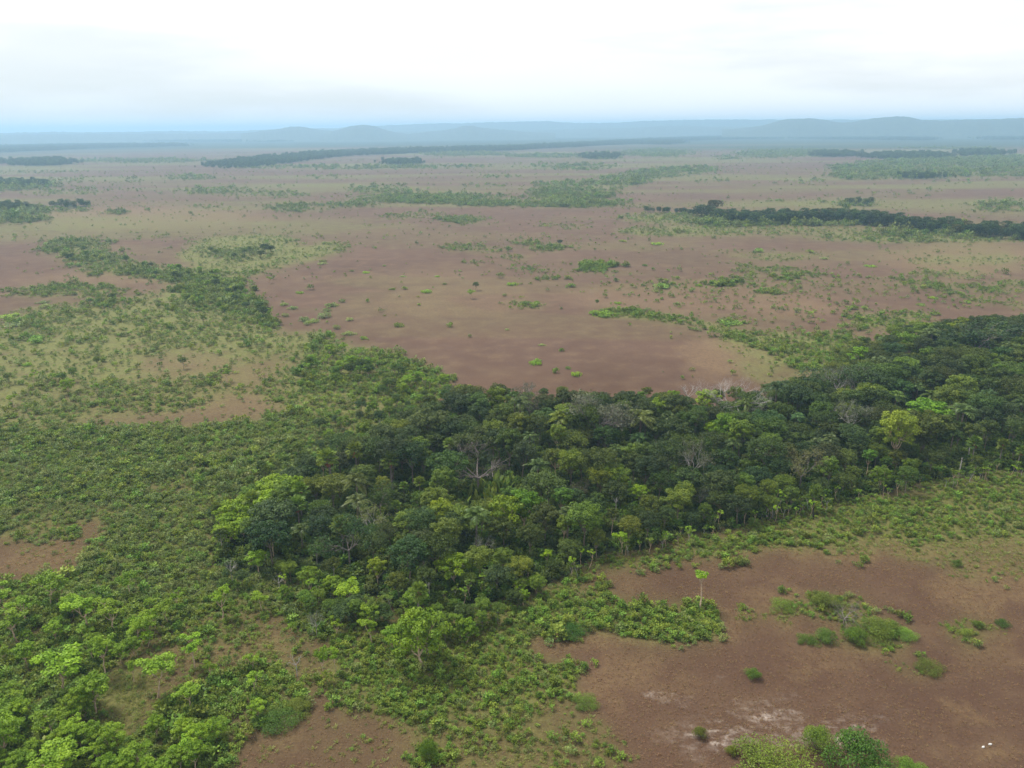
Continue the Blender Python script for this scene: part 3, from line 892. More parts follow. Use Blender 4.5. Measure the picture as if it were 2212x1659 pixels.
def shrub(seed, H=1.4, R=.8, ncl=8, lpc=14, leaf=.34, mat=M_SHRUB):
    """low shrub of upright leaf rosettes"""
    rg = np.random.default_rng(seed)
    C, S_ = Geo(), Geo()
    for i in range(ncl):
        a = i * 2.39996 + rg.uniform(-.3, .3)
        rad = R * math.sqrt((i + .3) / ncl) * rg.uniform(.7, 1.05)
        z = H * (1 - .45 * (rad / R) ** 2) * rg.uniform(.62, 1.0)
        c = np.array([math.cos(a) * rad, math.sin(a) * rad, z - .12])
        S_.tube([np.array([c[0] * .25, c[1] * .25, -.1]), c * np.array([.7, .7, .5]), c], [.03, .022, .012], 3)
        n = lpc
        aa = rg.uniform(0, 6.283, n)
        el = rg.uniform(.05, 1.25, n)
        A = np.stack([np.cos(aa) * np.cos(el), np.sin(aa) * np.cos(el), np.sin(el)], -1)
        S = nrm(np.stack([-np.sin(aa), np.cos(aa), rg.normal(0, .25, n)], -1))
        ln = leaf * rg.uniform(.7, 1.3, n)
        P = c + A * (ln * .55)[:, None] + rg.normal(0, .10, (n, 3)) - np.array([0, 0, 1]) * (rg.random(n) ** 2 * z * .6)[:, None]
        C.leaves(P, A, S, ln, ln * .52, np.clip(rg.uniform(.2, .8) + rg.normal(0, .2, n), 0, 1))
    return {'stem': S_.mesh('stem', M_BARK), 'foliage': C.mesh('foliage', mat)}


def mound(seed, H=1.0, R=1.8, n=420, leaf=.30, mat=M_SHRUBG, lumps=9):
    """low cushion-shaped bush made of uneven leafy lumps"""
    rg = np.random.default_rng(seed)
    C, S_ = Geo(), Geo()
    for i in range(lumps):
        a = i * 2.39996 + rg.uniform(-.4, .4)
        rad = R * math.sqrt((i + .2) / lumps) * rg.uniform(.55, .95)
        rc = R * rg.uniform(.28, .46)
        hz = H * (1 - .55 * (rad / R) ** 2) * rg.uniform(.6, 1.05)
        c = np.array([math.cos(a) * rad, math.sin(a) * rad, max(.1 * H, hz - rc * .5)])
        m_ = int(n / lumps * rg.uniform(.8, 1.2))
        up_leaves(C, rg, c, rc, m_, leaf, rg.uniform(.2, .8), .75 * H / R + .25, .5, .6)
        S_.tube([(0, 0, -.1), c * np.array([.5, .5, .45]), c], [.05, .035, .02], 4)
    return {'stem': S_.mesh('stem', M_BARK), 'foliage': C.mesh('foliage', mat)}


def tuft(seed, H=.45, n=16, mat=M_STRAW, R=.22):
    rg = np.random.default_rng(seed)
    C = Geo()
    aa = rg.uniform(0, 6.283, n)
    el = rg.uniform(.3, 1.3, n)
    A = np.stack([np.cos(aa) * np.cos(el), np.sin(aa) * np.cos(el), np.sin(el)], -1)
    S = np.stack([-np.sin(aa), np.cos(aa), np.zeros(n)], -1)
    ln = H * rg.uniform(.6, 1.2, n)
    P = A * (ln * .5)[:, None] + np.append(rg.normal(0, R * .5, (n, 2)), np.zeros((n, 1)), 1)
    C.leaves(P, A, S, ln, ln * .16, rg.random(n))
    return {'blades': C.mesh('blades', mat)}


def post(seed, H=4., tr=.16, mat=M_CHAR):
    rg = np.random.default_rng(seed)
    T = Geo()
    P = bez((0, 0, -.3), (rg.normal(0, .15), rg.normal(0, .15), H), rg.normal(0, .1, 3), rg, 6, .05)
    T.tube(P, np.linspace(tr * 1.15, tr * .7, 6), 6)
    for z in (.6, .85):
        k = P[int(z * 5)]
        T.tube([k, k + np.array([rg.normal(0, .3), rg.normal(0, .3), .35])], [tr * .45, tr * .2], 4)
    return {'trunk': T.mesh('trunk', mat, True)}


PR = {}
PR['dome'] = [broadleaf(11, 12, 4.4, leafmat=M_DARK), broadleaf(12, 12, 4.9, .4, 30, 115, .5, M_DARK), broadleaf(13, 12, 3.9, .34, 24, 125, .48, M_DARK), broadleaf(14, 12, 4.2, .38, 22, 130, .6, M_DARK),
              broadleaf(15, 12, 4.6, .42, 34, 95, .42, M_DARK)]
PR['cool'] = [broadleaf(21, 12, 4.5, .4, 26, 120, .5, M_COOL), broadleaf(22, 12, 4.0, .36, 30, 100, .42, M_COOL), broadleaf(23, 12, 5.0, .45, 30, 120, .55, M_COOL)]
PR['mid'] = [broadleaf(31, 12, 4.3, .36, 26, 115, .5, M_MID), broadleaf(32, 12, 3.7, .34, 22, 120, .5, M_MID), broadleaf(33, 12, 4.7, .42, 30, 105, .46, M_MID)]
PR['tall'] = [broadleaf(41, 12, 2.7, .5, 17, 110, .48, M_MID, M_PALE, .7, .15, zs=1.42), broadleaf(42, 12, 3.0, .52, 18, 110, .46, M_DARK, M_WHITE, .7, .15, zs=1.42)]
PR['yellow'] = [broadleaf(51, 12, 3.9, .3, 36, 100, .5, M_YELLOW, M_PALE, .6, .2, 1.02)]
PR['grey'] = [bare(61, 12, 5, M_PINK, M_GREY, 1900, .34, .2, 4, .45), bare(62, 12, 5, M_WHITE, M_GREY, 1300, .38, .2, 4, .42), bare(63, 12, 5, M_PINK, M_COOL, 2300, .36, .2, 4, .46)]
PR['bare'] = [bare(71, 10, 4, M_WHITE, None, 0, .25, .17, 5, rise=.35), bare(72, 10, 4, M_PINK, None, 0, .3, .22, 4, rise=.3), bare(73, 9, 3, M_WHITE, None, 0, .45, .15, 3, rise=.6)]
PR['lime'] = [savanna(81, 7, 2.7, 16, 75), savanna(82, 7, 3.0, 19, 75), savanna(83, 7, 2.3, 13, 75), savanna(84, 7, 2.7, 16, 75, .4, M_LIME, M_PALE, .34), savanna(85, 7, 3.2, 22, 72)]
PR['lone'] = [savanna(80, 7, 1.75, 9, 75, .36, M_LIME, M_PALE, .70, .13)]
PR['limebig'] = [broadleaf(86, 7, 3.3, .22, 26, 95, .42, M_LIME, M_PALE, .55, .16), broadleaf(87, 7, 2.8, .3, 20, 95, .42, M_LIME, M_PALE, .55, .15), broadleaf(88, 7, 2.5, .25, 18, 90, .4, M_LIME, M_PALE, .6, .13)]
PR['sapling'] = [savanna(91, 4.5, 1.1, 7, 38, .34, M_MID, M_PALE, .5, .06), savanna(92, 4.5, .9, 6, 36, .34, M_LIME, M_PALE, .55, .05), savanna(93, 4.5, 1.2, 7, 36, .34, M_MID, M_WHITE, .45, .06)]
PR['fan'] = [fan_palm(101), fan_palm(102, 11, 56), fan_palm(103, 11, 12)]
PR['feather'] = [feather_palm(111), feather_palm(112, 8, 15, 3.6), feather_palm(113, 8, 18, 3.0)]
PR['banana'] = [banana(121), banana(122), banana(123)]
PR['low'] = [broadleaf(35, 12, 5.0, .14, 30, 110, .6, M_DARK, tr=.22, zs=1.95), broadleaf(36, 12, 4.6, .12, 28, 110, .6, M_COOL, tr=.22, zs=1.95), broadleaf(37, 12, 5.4, .16, 30, 120, .6, M_DARK, tr=.22, zs=1.95)]
PR['shrub'] = [shrub(131), shrub(132, 1.4, .9, 9, 13), shrub(133, 1.6, .75, 8, 14, .38), shrub(134, 1.2, .9, 9, 12, .30)]
PR['shrubg'] = [shrub(135, 1.4, .85, 9, 13, .32, M_SHRUBG), shrub(136, 1.3, .95, 9, 13, .3, M_SHRUBG)]
PR['mound'] = [mound(141), mound(142, .9, 2.0), mound(143, 1.2, 1.6, 380)]
PR['moundg'] = [mound(144, 1.1, 1.7, 420, .32, M_SHRUB), mound(145, 1.4, 1.6, 420, .34, M_SHRUB), mound(146, .9, 2.0, 420, .32, M_LIME)]
PR['big_bush'] = [mound(147, 2.2, 3.0, 6500, .15, M_SHRUB, 14), mound(148, 2.0, 3.4, 7000, .15, M_SHRUB, 16), mound(149, 2.4, 2.6, 6000, .15, M_MID, 12)]
PR['tuft'] = [tuft(151), tuft(152, .5, 18), tuft(153, .4, 14, M_STRAW, .3)]
PR['gtuft'] = [tuft(154, .5, 16, M_GRASS), tuft(155, .55, 18, M_GRASS, .3)]
PR['char'] = [post(161, 4.2), post(162, 2.6, .14)]
PR['snag'] = [post(163, 6, .15, M_WHITE)]

# ------------------------------------------------------------------ scatter of uncountable cover: ONE object per kind of cover
def scatter(name, label, protos, X, scale, which=None, color=(1, 1, 1, 1), part=None, squash=None):
    """plants of one cover, instanced on points"""
    n = len(X)
    if which is None:
        which = RNG.integers(0, len(protos), n)
    me = bpy.data.meshes.new(name)
    me.vertices.add(n)
    me.vertices.foreach_set('co', np.asarray(X, np.float32).ravel())
    a = me.attributes.new('pick', 'INT', 'POINT')
    a.data.foreach_set('value', which.astype(np.int32))
    rot = np.stack([RNG.normal(0, .07, n), RNG.normal(0, .07, n), RNG.uniform(0, 6.283, n)], -1)
    a = me.attributes.new('rot', 'FLOAT_VECTOR', 'POINT')
    a.data.foreach_set('vector', rot.astype(np.float32).ravel())
    sc = np.repeat(np.asarray(scale, float)[:, None], 3, 1)
    sc[:, 2] *= RNG.uniform(.8, 1.2, n) if squash is None else squash
    a = me.attributes.new('scl', 'FLOAT_VECTOR', 'POINT')
    a.data.foreach_set('vector', sc.astype(np.float32).ravel())
    me.update()
    ob = bpy.data.objects.new(name, me)
    COL.objects.link(ob)
    ob.color = color
    ob['kind'] = 'stuff'
    ob['label'] = label
    g = bpy.data.node_groups.new(name, 'GeometryNodeTree')
    g.interface.new_socket('Geometry', in_out='INPUT', socket_type='NodeSocketGeometry')
    g.interface.new_socket('Geometry', in_out='OUTPUT', socket_type='NodeSocketGeometry')
    gi, go = g.nodes.new('NodeGroupInput'), g.nodes.new('NodeGroupOutput')

    def named(nm, ty):
        q = g.nodes.new('GeometryNodeInputNamedAttribute')
        q.data_type = ty
        q.inputs['Name'].default_value = nm
        return q.outputs['Attribute']
    pk, ro, sl = named('pick', 'INT'), named('rot', 'FLOAT_VECTOR'), named('scl', 'FLOAT_VECTOR')
    e2r = g.nodes.new('FunctionNodeEulerToRotation')
    g.links.new(ro, e2r.inputs[0])
    join = g.nodes.new('GeometryNodeJoinGeometry')
    for i, p in enumerate(protos):
        src = []
        for pn, pm in p.items():
            if pm is None or (part and pn not in part):
                continue
            so = bpy.data.objects.new('source', pm)
            oi = g.nodes.new('GeometryNodeObjectInfo')
            oi.inputs['Object'].default_value = so
            src.append(oi.outputs['Geometry'])
        jg = g.nodes.new('GeometryNodeJoinGeometry')
        for s in src:
            g.links.new(s, jg.inputs[0])
        cmp_ = g.nodes.new('FunctionNodeCompare')
        cmp_.data_type = 'INT'
        cmp_.operation = 'EQUAL'
        g.links.new(pk, cmp_.inputs[2])
        cmp_.inputs[3].default_value = i
        ip = g.nodes.new('GeometryNodeInstanceOnPoints')
        g.links.new(gi.outputs[0], ip.inputs['Points'])
        g.links.new(cmp_.outputs[0], ip.inputs['Selection'])
        g.links.new(jg.outputs[0], ip.inputs['Instance'])
        g.links.new(e2r.outputs[0], ip.inputs['Rotation'])
        g.links.new(sl, ip.inputs['Scale'])
        g.links.new(ip.outputs[0], join.inputs[0])
    g.links.new(join.outputs[0], go.inputs[0])
    md = ob.modifiers.new('cover', 'NODES')
    md.node_group = g
    return ob


def cand(r0, r1, n, az=44):
    """random ground points, even over the area, in the sector in view"""
    rr = np.sqrt(RNG.uniform(r0 * r0, r1 * r1, n))
    th = np.radians(RNG.uniform(-az, az, n))
    return rr * np.sin(th), rr * np.cos(th)


def on_ground(x, y, dz=0.0):
    return np.stack([x, y, ground_height(x, y) + dz], -1)


sx, sy, ss, st = [], [], [], []
for r0, r1, dens, sc in ((84, 180, 2.3, .72), (180, 330, 1.7, .82), (330, 620, .8, 1.05), (620, 1300, .26, 1.1), (1300, 4200, .05, 1.6)):
    area = math.radians(82) * (r1 * r1 - r0 * r0) / 2
    x, y = cand(r0, r1, int(area * dens), 41)
    px, py = proj(on_ground(x, y))
    k = (px > -120) & (px < 2330) & (py < 1760)
    x, y = x[k], y[k]
    d, g, h, tn = zone_eval(x, y)
    d = .62 * d + .38 * zone_eval(x, y, 3.2)[0]
    # cover is uneven: thicker and thinner spots
    nz = fbm(x, y, 11 if r0 < 600 else 60, 2)
    dd = d * np.where(d > .7, np.clip(.25 + 1.5 * nz, .3, 1.3), np.clip(-.15 + 2.1 * nz, 0.05, 1.3))
    k = (RNG.random(len(x)) < dd) & ~forest_eval(x, y)
    x, y, h, tn = x[k], y[k], h[k], tn[k]
    s = sc * h * np.exp(RNG.normal(-.05, .38, len(x))) * (.6 + .8 * fbm(x, y, 25, 6))
    sx.append(x), sy.append(y), ss.append(s), st.append(tn)
sx, sy, ss, st = map(np.concatenate, (sx, sy, ss, st))
gw = RNG.random(len(sx)) < st * 1.25
wh = np.where(gw, 4 + RNG.integers(0, 2, len(sx)), RNG.integers(0, 4, len(sx)))
scatter('shrub_cover', 'low green shrubs growing closely over the plain', PR['shrub'] + PR['shrubg'], on_ground(sx, sy), ss, wh, part=('foliage',))
print('shrubs', len(sx))

# undergrowth inside the forest
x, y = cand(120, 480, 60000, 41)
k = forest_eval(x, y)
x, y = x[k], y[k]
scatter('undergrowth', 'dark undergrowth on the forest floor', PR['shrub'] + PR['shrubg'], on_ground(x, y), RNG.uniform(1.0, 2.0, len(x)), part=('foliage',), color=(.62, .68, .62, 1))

# grass tufts on the open plain nearby
x, y = cand(84, 230, 110000, 41)
px, py = proj(on_ground(x, y))
k = (px > -60) & (px < 2270) & (py < 1720)
x, y = x[k], y[k]
d, g, h, tn = zone_eval(x, y)
k = ~forest_eval(x, y) & (RNG.random(len(x)) < np.clip(1.0 - d, .1, 1) * (fbm(x, y, 6, 3) * 1.5 - .15))
x, y, g = x[k], y[k], g[k]
isg = RNG.random(len(x)) < g * 1.1
scatter('dry_grass', 'red-brown and straw-coloured dry grass on the plain', PR['tuft'], on_ground(x[~isg], y[~isg]), RNG.uniform(.3, .75, int((~isg).sum())))
scatter('green_grass', 'green grass between the shrubs', PR['gtuft'], on_ground(x[isg], y[isg]), RNG.uniform(.6, 1.3, int(isg.sum())))
print('tufts', len(x))

# far woods that read as one mass
x, y = cand(700, 9000, 900000, 42)
px, py = proj(on_ground(x, y))
k = (px > -120) & (px < 2330)
x, y = x[k], y[k]
k = woods_eval(x, y)
x, y = x[k], y[k]
r = np.hypot(x, y)
k = RNG.random(len(x)) < np.clip(2600 / r, .25, 1)
x, y, r = x[k], y[k], r[k]
scatter('far_woods', 'distant dark woods lying in strips across the plain', PR['low'], on_ground(x, y), RNG.uniform(.4, 1.15, len(x)) * np.clip(r / 2600, .85, 1.3), color=(1.25, 1.2, 1.1, 1))
print('far trees', len(x))

# ------------------------------------------------------------------ things: trees, palms, bushes, each an object with its parts
THINGS = []      # every plant placed, for the labels


def thing(name, proto, cat, P, s, rz=None, desc=None, label=None, group=None, color=None, sz=1.0, kind=None, parts=True):
    """one plant: an Empty at its foot with its parts below it; P is a ground point"""
    o = bpy.data.objects.new(name, None)
    o.empty_display_size = .5
    COL.objects.link(o)
    x, y = float(P[0]), float(P[1])
    o.location = (x, y, float(ground_height(np.array([x]), np.array([y]))[0]))
    o.rotation_euler = (0, 0, random.uniform(0, 6.283) if rz is None else rz)
    o.scale = (s, s, s * sz)
    o['category'] = cat
    if group:
        o['group'] = group
    for pn, pm in proto.items():
        if pm is None:
            continue
        c = bpy.data.objects.new(pn, pm)
        COL.objects.link(c)
        c.parent = o
        if pn in ('twigs', 'dead_fronds'):
            c['kind'] = 'stuff'
        if color and pn in ('crown', 'foliage'):
            c.color = (*color, 1)
    px, py = proj(np.array([[x, y, 0.0]]))
    THINGS.append(dict(o=o, desc=desc, label=label, px=float(px[0]), py=float(py[0]), key=kind or name))
    if label:
        o['label'] = label
    return o


def by_px(px, base, top, nominal):
    """ground point at a spot of the view map, and the scale that makes a plant of the nominal height reach from base to top"""
    g = unproj(px, base)
    depth = (g - CAM) @ FWD
    dip = math.atan2(CAM_H, math.hypot(g[0], g[1]))
    h = (base - top) / FP * depth / math.cos(dip)
    return g, h / nominal


NOM = dict(lone=7, dome=12, cool=12, mid=12, tall=12, yellow=12, grey=12, bare=9.3, lime=7, limebig=7, sapling=4.5, fan=11, feather=8, banana=3.4, low=12, shrub=1.5, shrubg=1.5, mound=1.0, moundg=1.1, big_bush=2.2, char=4.2, snag=6)


def place(kind, v, name, cat, x, base, top, label=None, desc=None, color=None, group=None, rz=None, sz=1.0, wide=None):
    protos = PR[kind]
    g, s = by_px(x, base, top, NOM[kind])
    o = thing(name, protos[v % len(protos)], cat, g, s, rz, desc, label, group, color, sz, kind)
    if wide:
        o.scale = (s * wide, s * wide, s)
    return o


# --- the plants that stand out in the photograph (x, foot, top on the view map)
place('lone', 0, 'savanna_tree', 'tree', 1512, 1316, 1243, 'lone slender tree with pale trunk at the tip of the green shrub tongue', color=(1.15, 1.15, 1), wide=.92)
place('yellow', 0, 'forest_tree', 'tree', 1926, 1012, 892, 'tall bright yellow-green tree in the forest', color=(1.0, 1.0, 1), wide=.82)
place('dome', 3, 'forest_tree', 'tree', 1996, 985, 894, 'olive domed tree just right of the bright yellow-green tree', color=(1.5, 1.15, .8), wide=1.3)
place('limebig', 0, 'savanna_tree', 'tree', 915, 1440, 1334, 'large lime-crowned tree rising from the middle shrub thicket', color=(.78, .8, .9), wide=.85)
place('bare', 0, 'bare_tree', 'tree', 1568, 905, 815, 'broad leafless whitish tree at the back edge of the forest', wide=1.25)
place('bare', 2, 'bare_tree', 'tree', 1483, 890, 819, 'small leafless whitish tree left of the broad leafless one')
place('bare', 1, 'bare_tree', 'tree', 1035, 1062, 975, 'leafless pinkish tree over the dark gap in the forest', wide=1.2)
place('grey', 0, 'grey_tree', 'tree', 1292, 972, 855, 'big grey-brown tree with pale spreading limbs in mid forest', color=(1.05, .92, .95), wide=1.25)
place('grey', 2, 'grey_tree', 'tree', 1035, 1020, 925, 'broad olive-grey tree behind the leafless pinkish tree', color=(1.0, .9, .6), wide=1.4)
place('grey', 2, 'grey_tree', 'tree', 1830, 880, 790, 'wide dark grey tree near the back right of the forest', color=(.85, .8, .8), wide=1.6)
place('grey', 1, 'grey_tree', 'tree', 1802, 870, 796, 'thin grey tree with pale branches beside the wide dark grey tree')
place('grey', 2, 'grey_tree', 'tree', 2108, 790, 698, 'very wide dark tree with branches showing at the far right', color=(.7, .85, .75), wide=2.0)
place('grey', 1, 'grey_tree', 'tree', 1832, 952, 868, 'grey tree with a pale forked trunk left of the yellow-green tree', wide=1.15)
place('grey', 0, 'grey_tree', 'tree', 1728, 1062, 970, 'yellow-grey fuzzy tree near the front of the forest', color=(1.5, 1.35, .8))
place('grey', 1, 'grey_tree', 'tree', 803, 1165, 1100, 'pale yellowish thin-leaved tree in the left forest', color=(1.7, 1.6, .7))
place('grey', 2, 'grey_tree', 'tree', 825, 1125, 1048, 'grey-olive tree behind the pale yellowish thin tree', color=(1.2, 1.1, .7))
place('grey', 2, 'grey_tree', 'tree', 755, 1225, 1125, 'tall grey-green tree by the dark leafy tree', color=(.95, 1.05, 1.0))
place('cool', 0, 'forest_tree', 'tree', 885, 1270, 1178, 'dark leafy tree over the black gap at the left front', color=(.62, .85, .8), wide=1.12)
place('cool', 2, 'forest_tree', 'tree', 590, 1225, 1135, 'round dark tree at the forest tip', color=(.6, .72, .62), wide=1.05)
place('grey', 1, 'grey_tree', 'tree', 1047, 1210, 1160, 'small whitish twiggy tree near the forest front')
place('grey', 0, 'grey_tree', 'tree', 1255, 1080, 1040, 'small grey-pink twiggy tree in the forest', color=(1.2, .95, .95))
place('grey', 1, 'grey_tree', 'tree', 1495, 1058, 955, 'slim tree with straight pale trunk at the forest front', color=(1.1, 1.1, .8), wide=.75)
place('tall', 1, 'forest_tree', 'tree', 1518, 1045, 950, 'thin tree right of the slim pale-trunked tree', wide=.7)
place('snag', 0, 'dead_trunk', 'dead tree', 2072, 1030, 988, 'white bare trunk at the right forest edge')
place('bare', 2, 'bare_tree', 'tree', 504, 1262, 1200, 'white broken dead tree at the forest tip', wide=.7)
place('bare', 2, 'bare_tree', 'tree', 606, 1278, 1236, 'white forked dead branch near the forest tip')
place('char', 0, 'charred_trunk', 'dead tree', 1757, 1120, 1083, 'black burnt trunk in front of the forest edge')
place('char', 1, 'charred_trunk', 'dead tree', 1616, 1156, 1138, 'short black burnt stump on the green strip')
place('mid', 1, 'forest_tree', 'tree', 1757, 1108, 1048, 'small-crowned tree above the black burnt trunk', wide=.8)
place('mid', 2, 'forest_tree', 'tree', 1955, 1068, 1012, 'rounded tree standing forward of the right forest edge', color=(.9, .9, .9))
# palms
for x, b, tp, v, lb in ((848, 1064, 982, 0, 'tall fan palm with hanging brown skirt by the dark gap'), (720, 1066, 975, 1, 'fan palm with red-brown skirt at the left of the forest'), (775, 1045, 962, 2, 'fan palm right of the leftmost red-skirted palm pair'),
                        (551, 1148, 1068, 1, 'fan palm with red skirt in the lime thicket'), (648, 1160, 1080, 1, 'fan palm with red skirt right of the lime thicket'), (652, 1120, 1045, 0, 'fan palm just behind the red-skirted palm'),
                        (905, 1345, 1265, 1, 'fan palm with red skirt nearest the middle shrub thicket'), (908, 1085, 1034, 2, 'small fan palm right of the tall one'), (873, 1085, 1044, 2, 'short fan palm in front of the tall one'),
                        (2098, 1010, 945, 0, 'fan palm at the right forest edge'), (2158, 1005, 948, 1, 'red-skirted fan palm at the right forest edge'), (2195, 1015, 965, 0, 'rightmost fan palm of the forest edge'), (745, 1205, 1120, 2, 'fan palm behind the tall grey-green tree'),
                        (975, 1010, 950, 2, 'fan palm in the dark middle of the forest'), (860, 1130, 1085, 1, 'fan palm with reddish skirt beside the grey-olive tree')):
    place('fan', v, 'fan_palm', 'palm', x, b, tp, lb, group='fan palms of the forest', wide=1.0)
for x, b, tp, v, c, lb in ((1212, 970, 890, 0, (2.2, 1.7, .7), 'feather palm with yellow-orange fronds in mid forest'), (1122, 925, 858, 1, None, 'big feather palm left of the yellow-fronded palm'), (1143, 985, 930, 2, (1.2, 1.25, 1.5), 'greyish feather palm below the yellow-fronded palm'),
                           (1612, 925, 860, 0, (1.2, 1.2, .8), 'feather palm just right of the broad leafless tree'), (1642, 920, 858, 1, None, 'second feather palm right of the broad leafless tree'), (1670, 905, 822, 2, (.8, .8, .9), 'dark feather palm behind the leafless tree palms'),
                           (1975, 880, 824, 0, None, 'tall feather palm with reddish trunk at the right'), (2006, 900, 842, 1, (1.3, 1.1, .7), 'feather palm with brown fronds at the right'), (1928, 905, 842, 2, (1.1, 1.1, .8), 'wide feather palm above the yellow-green tree'),
                           (1380, 985, 935, 1, (1.3, 1.4, 1.6), 'silvery feather palm right of the big grey-brown tree'), (1330, 1010, 960, 0, None, 'feather palm below the big grey-brown tree'), (1580, 1000, 945, 2, None, 'feather palm in the forest middle left of the fuzzy tree'),
                           (1160, 1060, 995, 1, None, 'feather palm right of the dark gap'), (1720, 940, 890, 2, (1.4, 1.5, 1.8), 'silvery feather palm in the right forest')):
    place('feather', v, 'feather_palm', 'palm', x, b, tp, lb, group='feather palms of the forest', color=c)
for i, (x, b) in enumerate(((1010, 1080), (1045, 1072), (1075, 1068), (1030, 1095), (1062, 1090), (1090, 1075), (1000, 1105), (1110, 1060))):
    place('banana', i, 'broad_leaved_plant', 'plant', x, b, b - 32 - 6 * (i % 3), desc='bright plant of big upright leaves', group='big-leaved plants in the forest gap')
# lime thicket at the forest tip
for i, (x, b, tp) in enumerate(((515, 1150, 1085), (540, 1130, 1070), (575, 1115, 1045), (605, 1100, 1030), (500, 1165, 1110), (560, 1150, 1090), (590, 1140, 1065), (625, 1100, 1035), (640, 1088, 1030), (490, 1180, 1130), (530, 1172, 1120))):
    place('limebig', i, 'thicket_tree', 'tree', x, b, tp, desc='bright lime leafy tree of the thicket', color=(1.1, 1.05, .9), group='lime thicket at the forest tip')
# other distinct forest trees
for x, b, tp, k, v, c, w, lb in (
        (1207, 1010, 922, 'tall', 0, (1.1, 1.1, 1), .9, 'pale-trunked lime tree below the yellow-fronded palm'), (1320, 1080, 1008, 'mid', 0, (1.35, 1.15, .8), 1.05, 'yellow-olive topped tree in mid forest'),
        (1380, 1090, 1050, 'limebig', 2, (.95, 1, .8), 1.25, 'flat bright green crown near the forest front'), (1260, 1190, 1095, 'mid', 2, (1.0, 1.0, 1), 1.0, 'broad fresh green tree at the forest front'),
        (985, 1180, 1100, 'mid', 0, (1.1, 1.05, 1), 1.1, 'broad light green tree below the big-leaved plants'), (962, 1085, 1020, 'dome', 2, None, 1.1, 'round dark tree left of the big-leaved plants'),
        (1992, 950, 868, 'limebig', 1, (.7, .85, .7), 1.4, 'flat lime crown behind the olive domed tree'), (1855, 800, 750, 'limebig', 2, (.8, .95, .6), 1.3, 'lime-green tree at the back right edge of the forest'),
        (560, 1240, 1192, 'limebig', 1, (1.0, 1.1, 1), 1.05, 'yellow-green tree beside the white broken dead tree'), (985, 1270, 1205, 'limebig', 0, (.95, .9, .8), .95, 'lime crown above the middle shrub thicket'),
        (1345, 1195, 1146, 'lime', 2, (1.2, 1.2, .9), 1.0, 'small bright lime tree on the forest front edge'), (763, 1312, 1260, 'lime', 1, (1.35, 1.3, 1), 1.1, 'light lime tree with pale limbs left of the thicket'),
        (1526, 905, 845, 'limebig', 1, (1.15, 1.05, .9), 1.1, 'yellowish tree between the two leafless whitish trees'), (1535, 960, 915, 'limebig', 2, (1.05, 1.0, .9), .9, 'small lime crown inside the right half of the forest'),
        (1180, 1225, 1188, 'lime', 0, (1.2, 1.15, .8), .9, 'yellow-green tree at the front slope of the forest'), (1126, 1290, 1255, 'lime', 3, (1.2, 1.2, .8), 1.0, 'small lime tree in front of the forest slope')):
    place(k, v, 'forest_tree' if k in ('tall', 'mid', 'dome') else 'lime_tree', 'tree', x, b, tp, lb, color=c, wide=w)
# lime savanna trees at the lower left: x, foot, top, width factor
LOWER = [(37, 1385, 1320, 1.15), (110, 1310, 1238, 1.0), (196, 1363, 1284, 1.1), (250, 1363, 1286, .9), (282, 1290, 1240, .9), (323, 1392, 1336, .8), (364, 1348, 1301, .9), (381, 1320, 1276, .9), (480, 1341, 1265, .7), (567, 1320, 1279, .95),
         (228, 1462, 1380, .85), (141, 1496, 1408, 1.1), (422, 1448, 1382, 1.0), (545, 1452, 1409, .95), (460, 1472, 1428, .7), (290, 1476, 1431, .8), (207, 1541, 1469, 1.35), (170, 1561, 1506, 1.3), (27, 1565, 1515, 1.5), (111, 1602, 1546, 1.1),
         (26, 1515, 1479, 1.5), (410, 1541, 1491, 1.1), (550, 1503, 1450, 1.0), (84, 1645, 1602, 1.4), (300, 1389, 1339, .9), (337, 1360, 1318, .9), (326, 1322, 1294, 1.2), (681, 1295, 1265, 1.0), (731, 1375, 1331, .7), (630, 1370, 1346, .9),
         (700, 1470, 1405, .5), (340, 1510, 1430, 1.0), (255, 1640, 1575, 1.2), (125, 1690, 1629, 1.7), (386, 1670, 1626, 1.3), (300, 1668, 1610, 1.1), (12, 1640, 1560, 1.2), (60, 1345, 1280, 1.1), (8, 1330, 1262, 1.0), (160, 1335, 1290, 1.2),
         (60, 1440, 1390, 1.2), (200, 1625, 1570, 1.2), (805, 1391, 1338, 1.0), (994, 1378, 1322, .8), (1045, 1353, 1335, 1.0), (726, 1455, 1404, .6), (428, 1630, 1575, 1.2), (30, 1600, 1560, 1.1), (470, 1600, 1560, 1.2), (340, 1600, 1555, 1.2), (560, 1555, 1520, 1.5)]
for i, (x, b, tp, w) in enumerate(LOWER):
    big = w > 1.18
    place('limebig' if big else 'lime', i, 'savanna_tree', 'tree', x, b, tp, desc='bushy lime-green tree' if big else 'slender lime-green tree with pale trunk', color=tuple(np.array((1, 1, 1)) * random.uniform(.8, 1.12)), group='lime-green savanna trees', wide=w * (.8 if big else 1))
place('bare', 2, 'bare_shrub', 'shrub', 642, 1462, 1412, 'pale many-stemmed twiggy shrub on the brown opening', wide=.9)
place('grey', 1, 'bare_shrub', 'shrub', 684, 1375, 1325, 'grey twiggy small tree above the brown opening', wide=.7)
place('bare', 1, 'bare_shrub', 'shrub', 1822, 1352, 1305, 'grey leafless shrub among the green islands of the plain', wide=1.0)
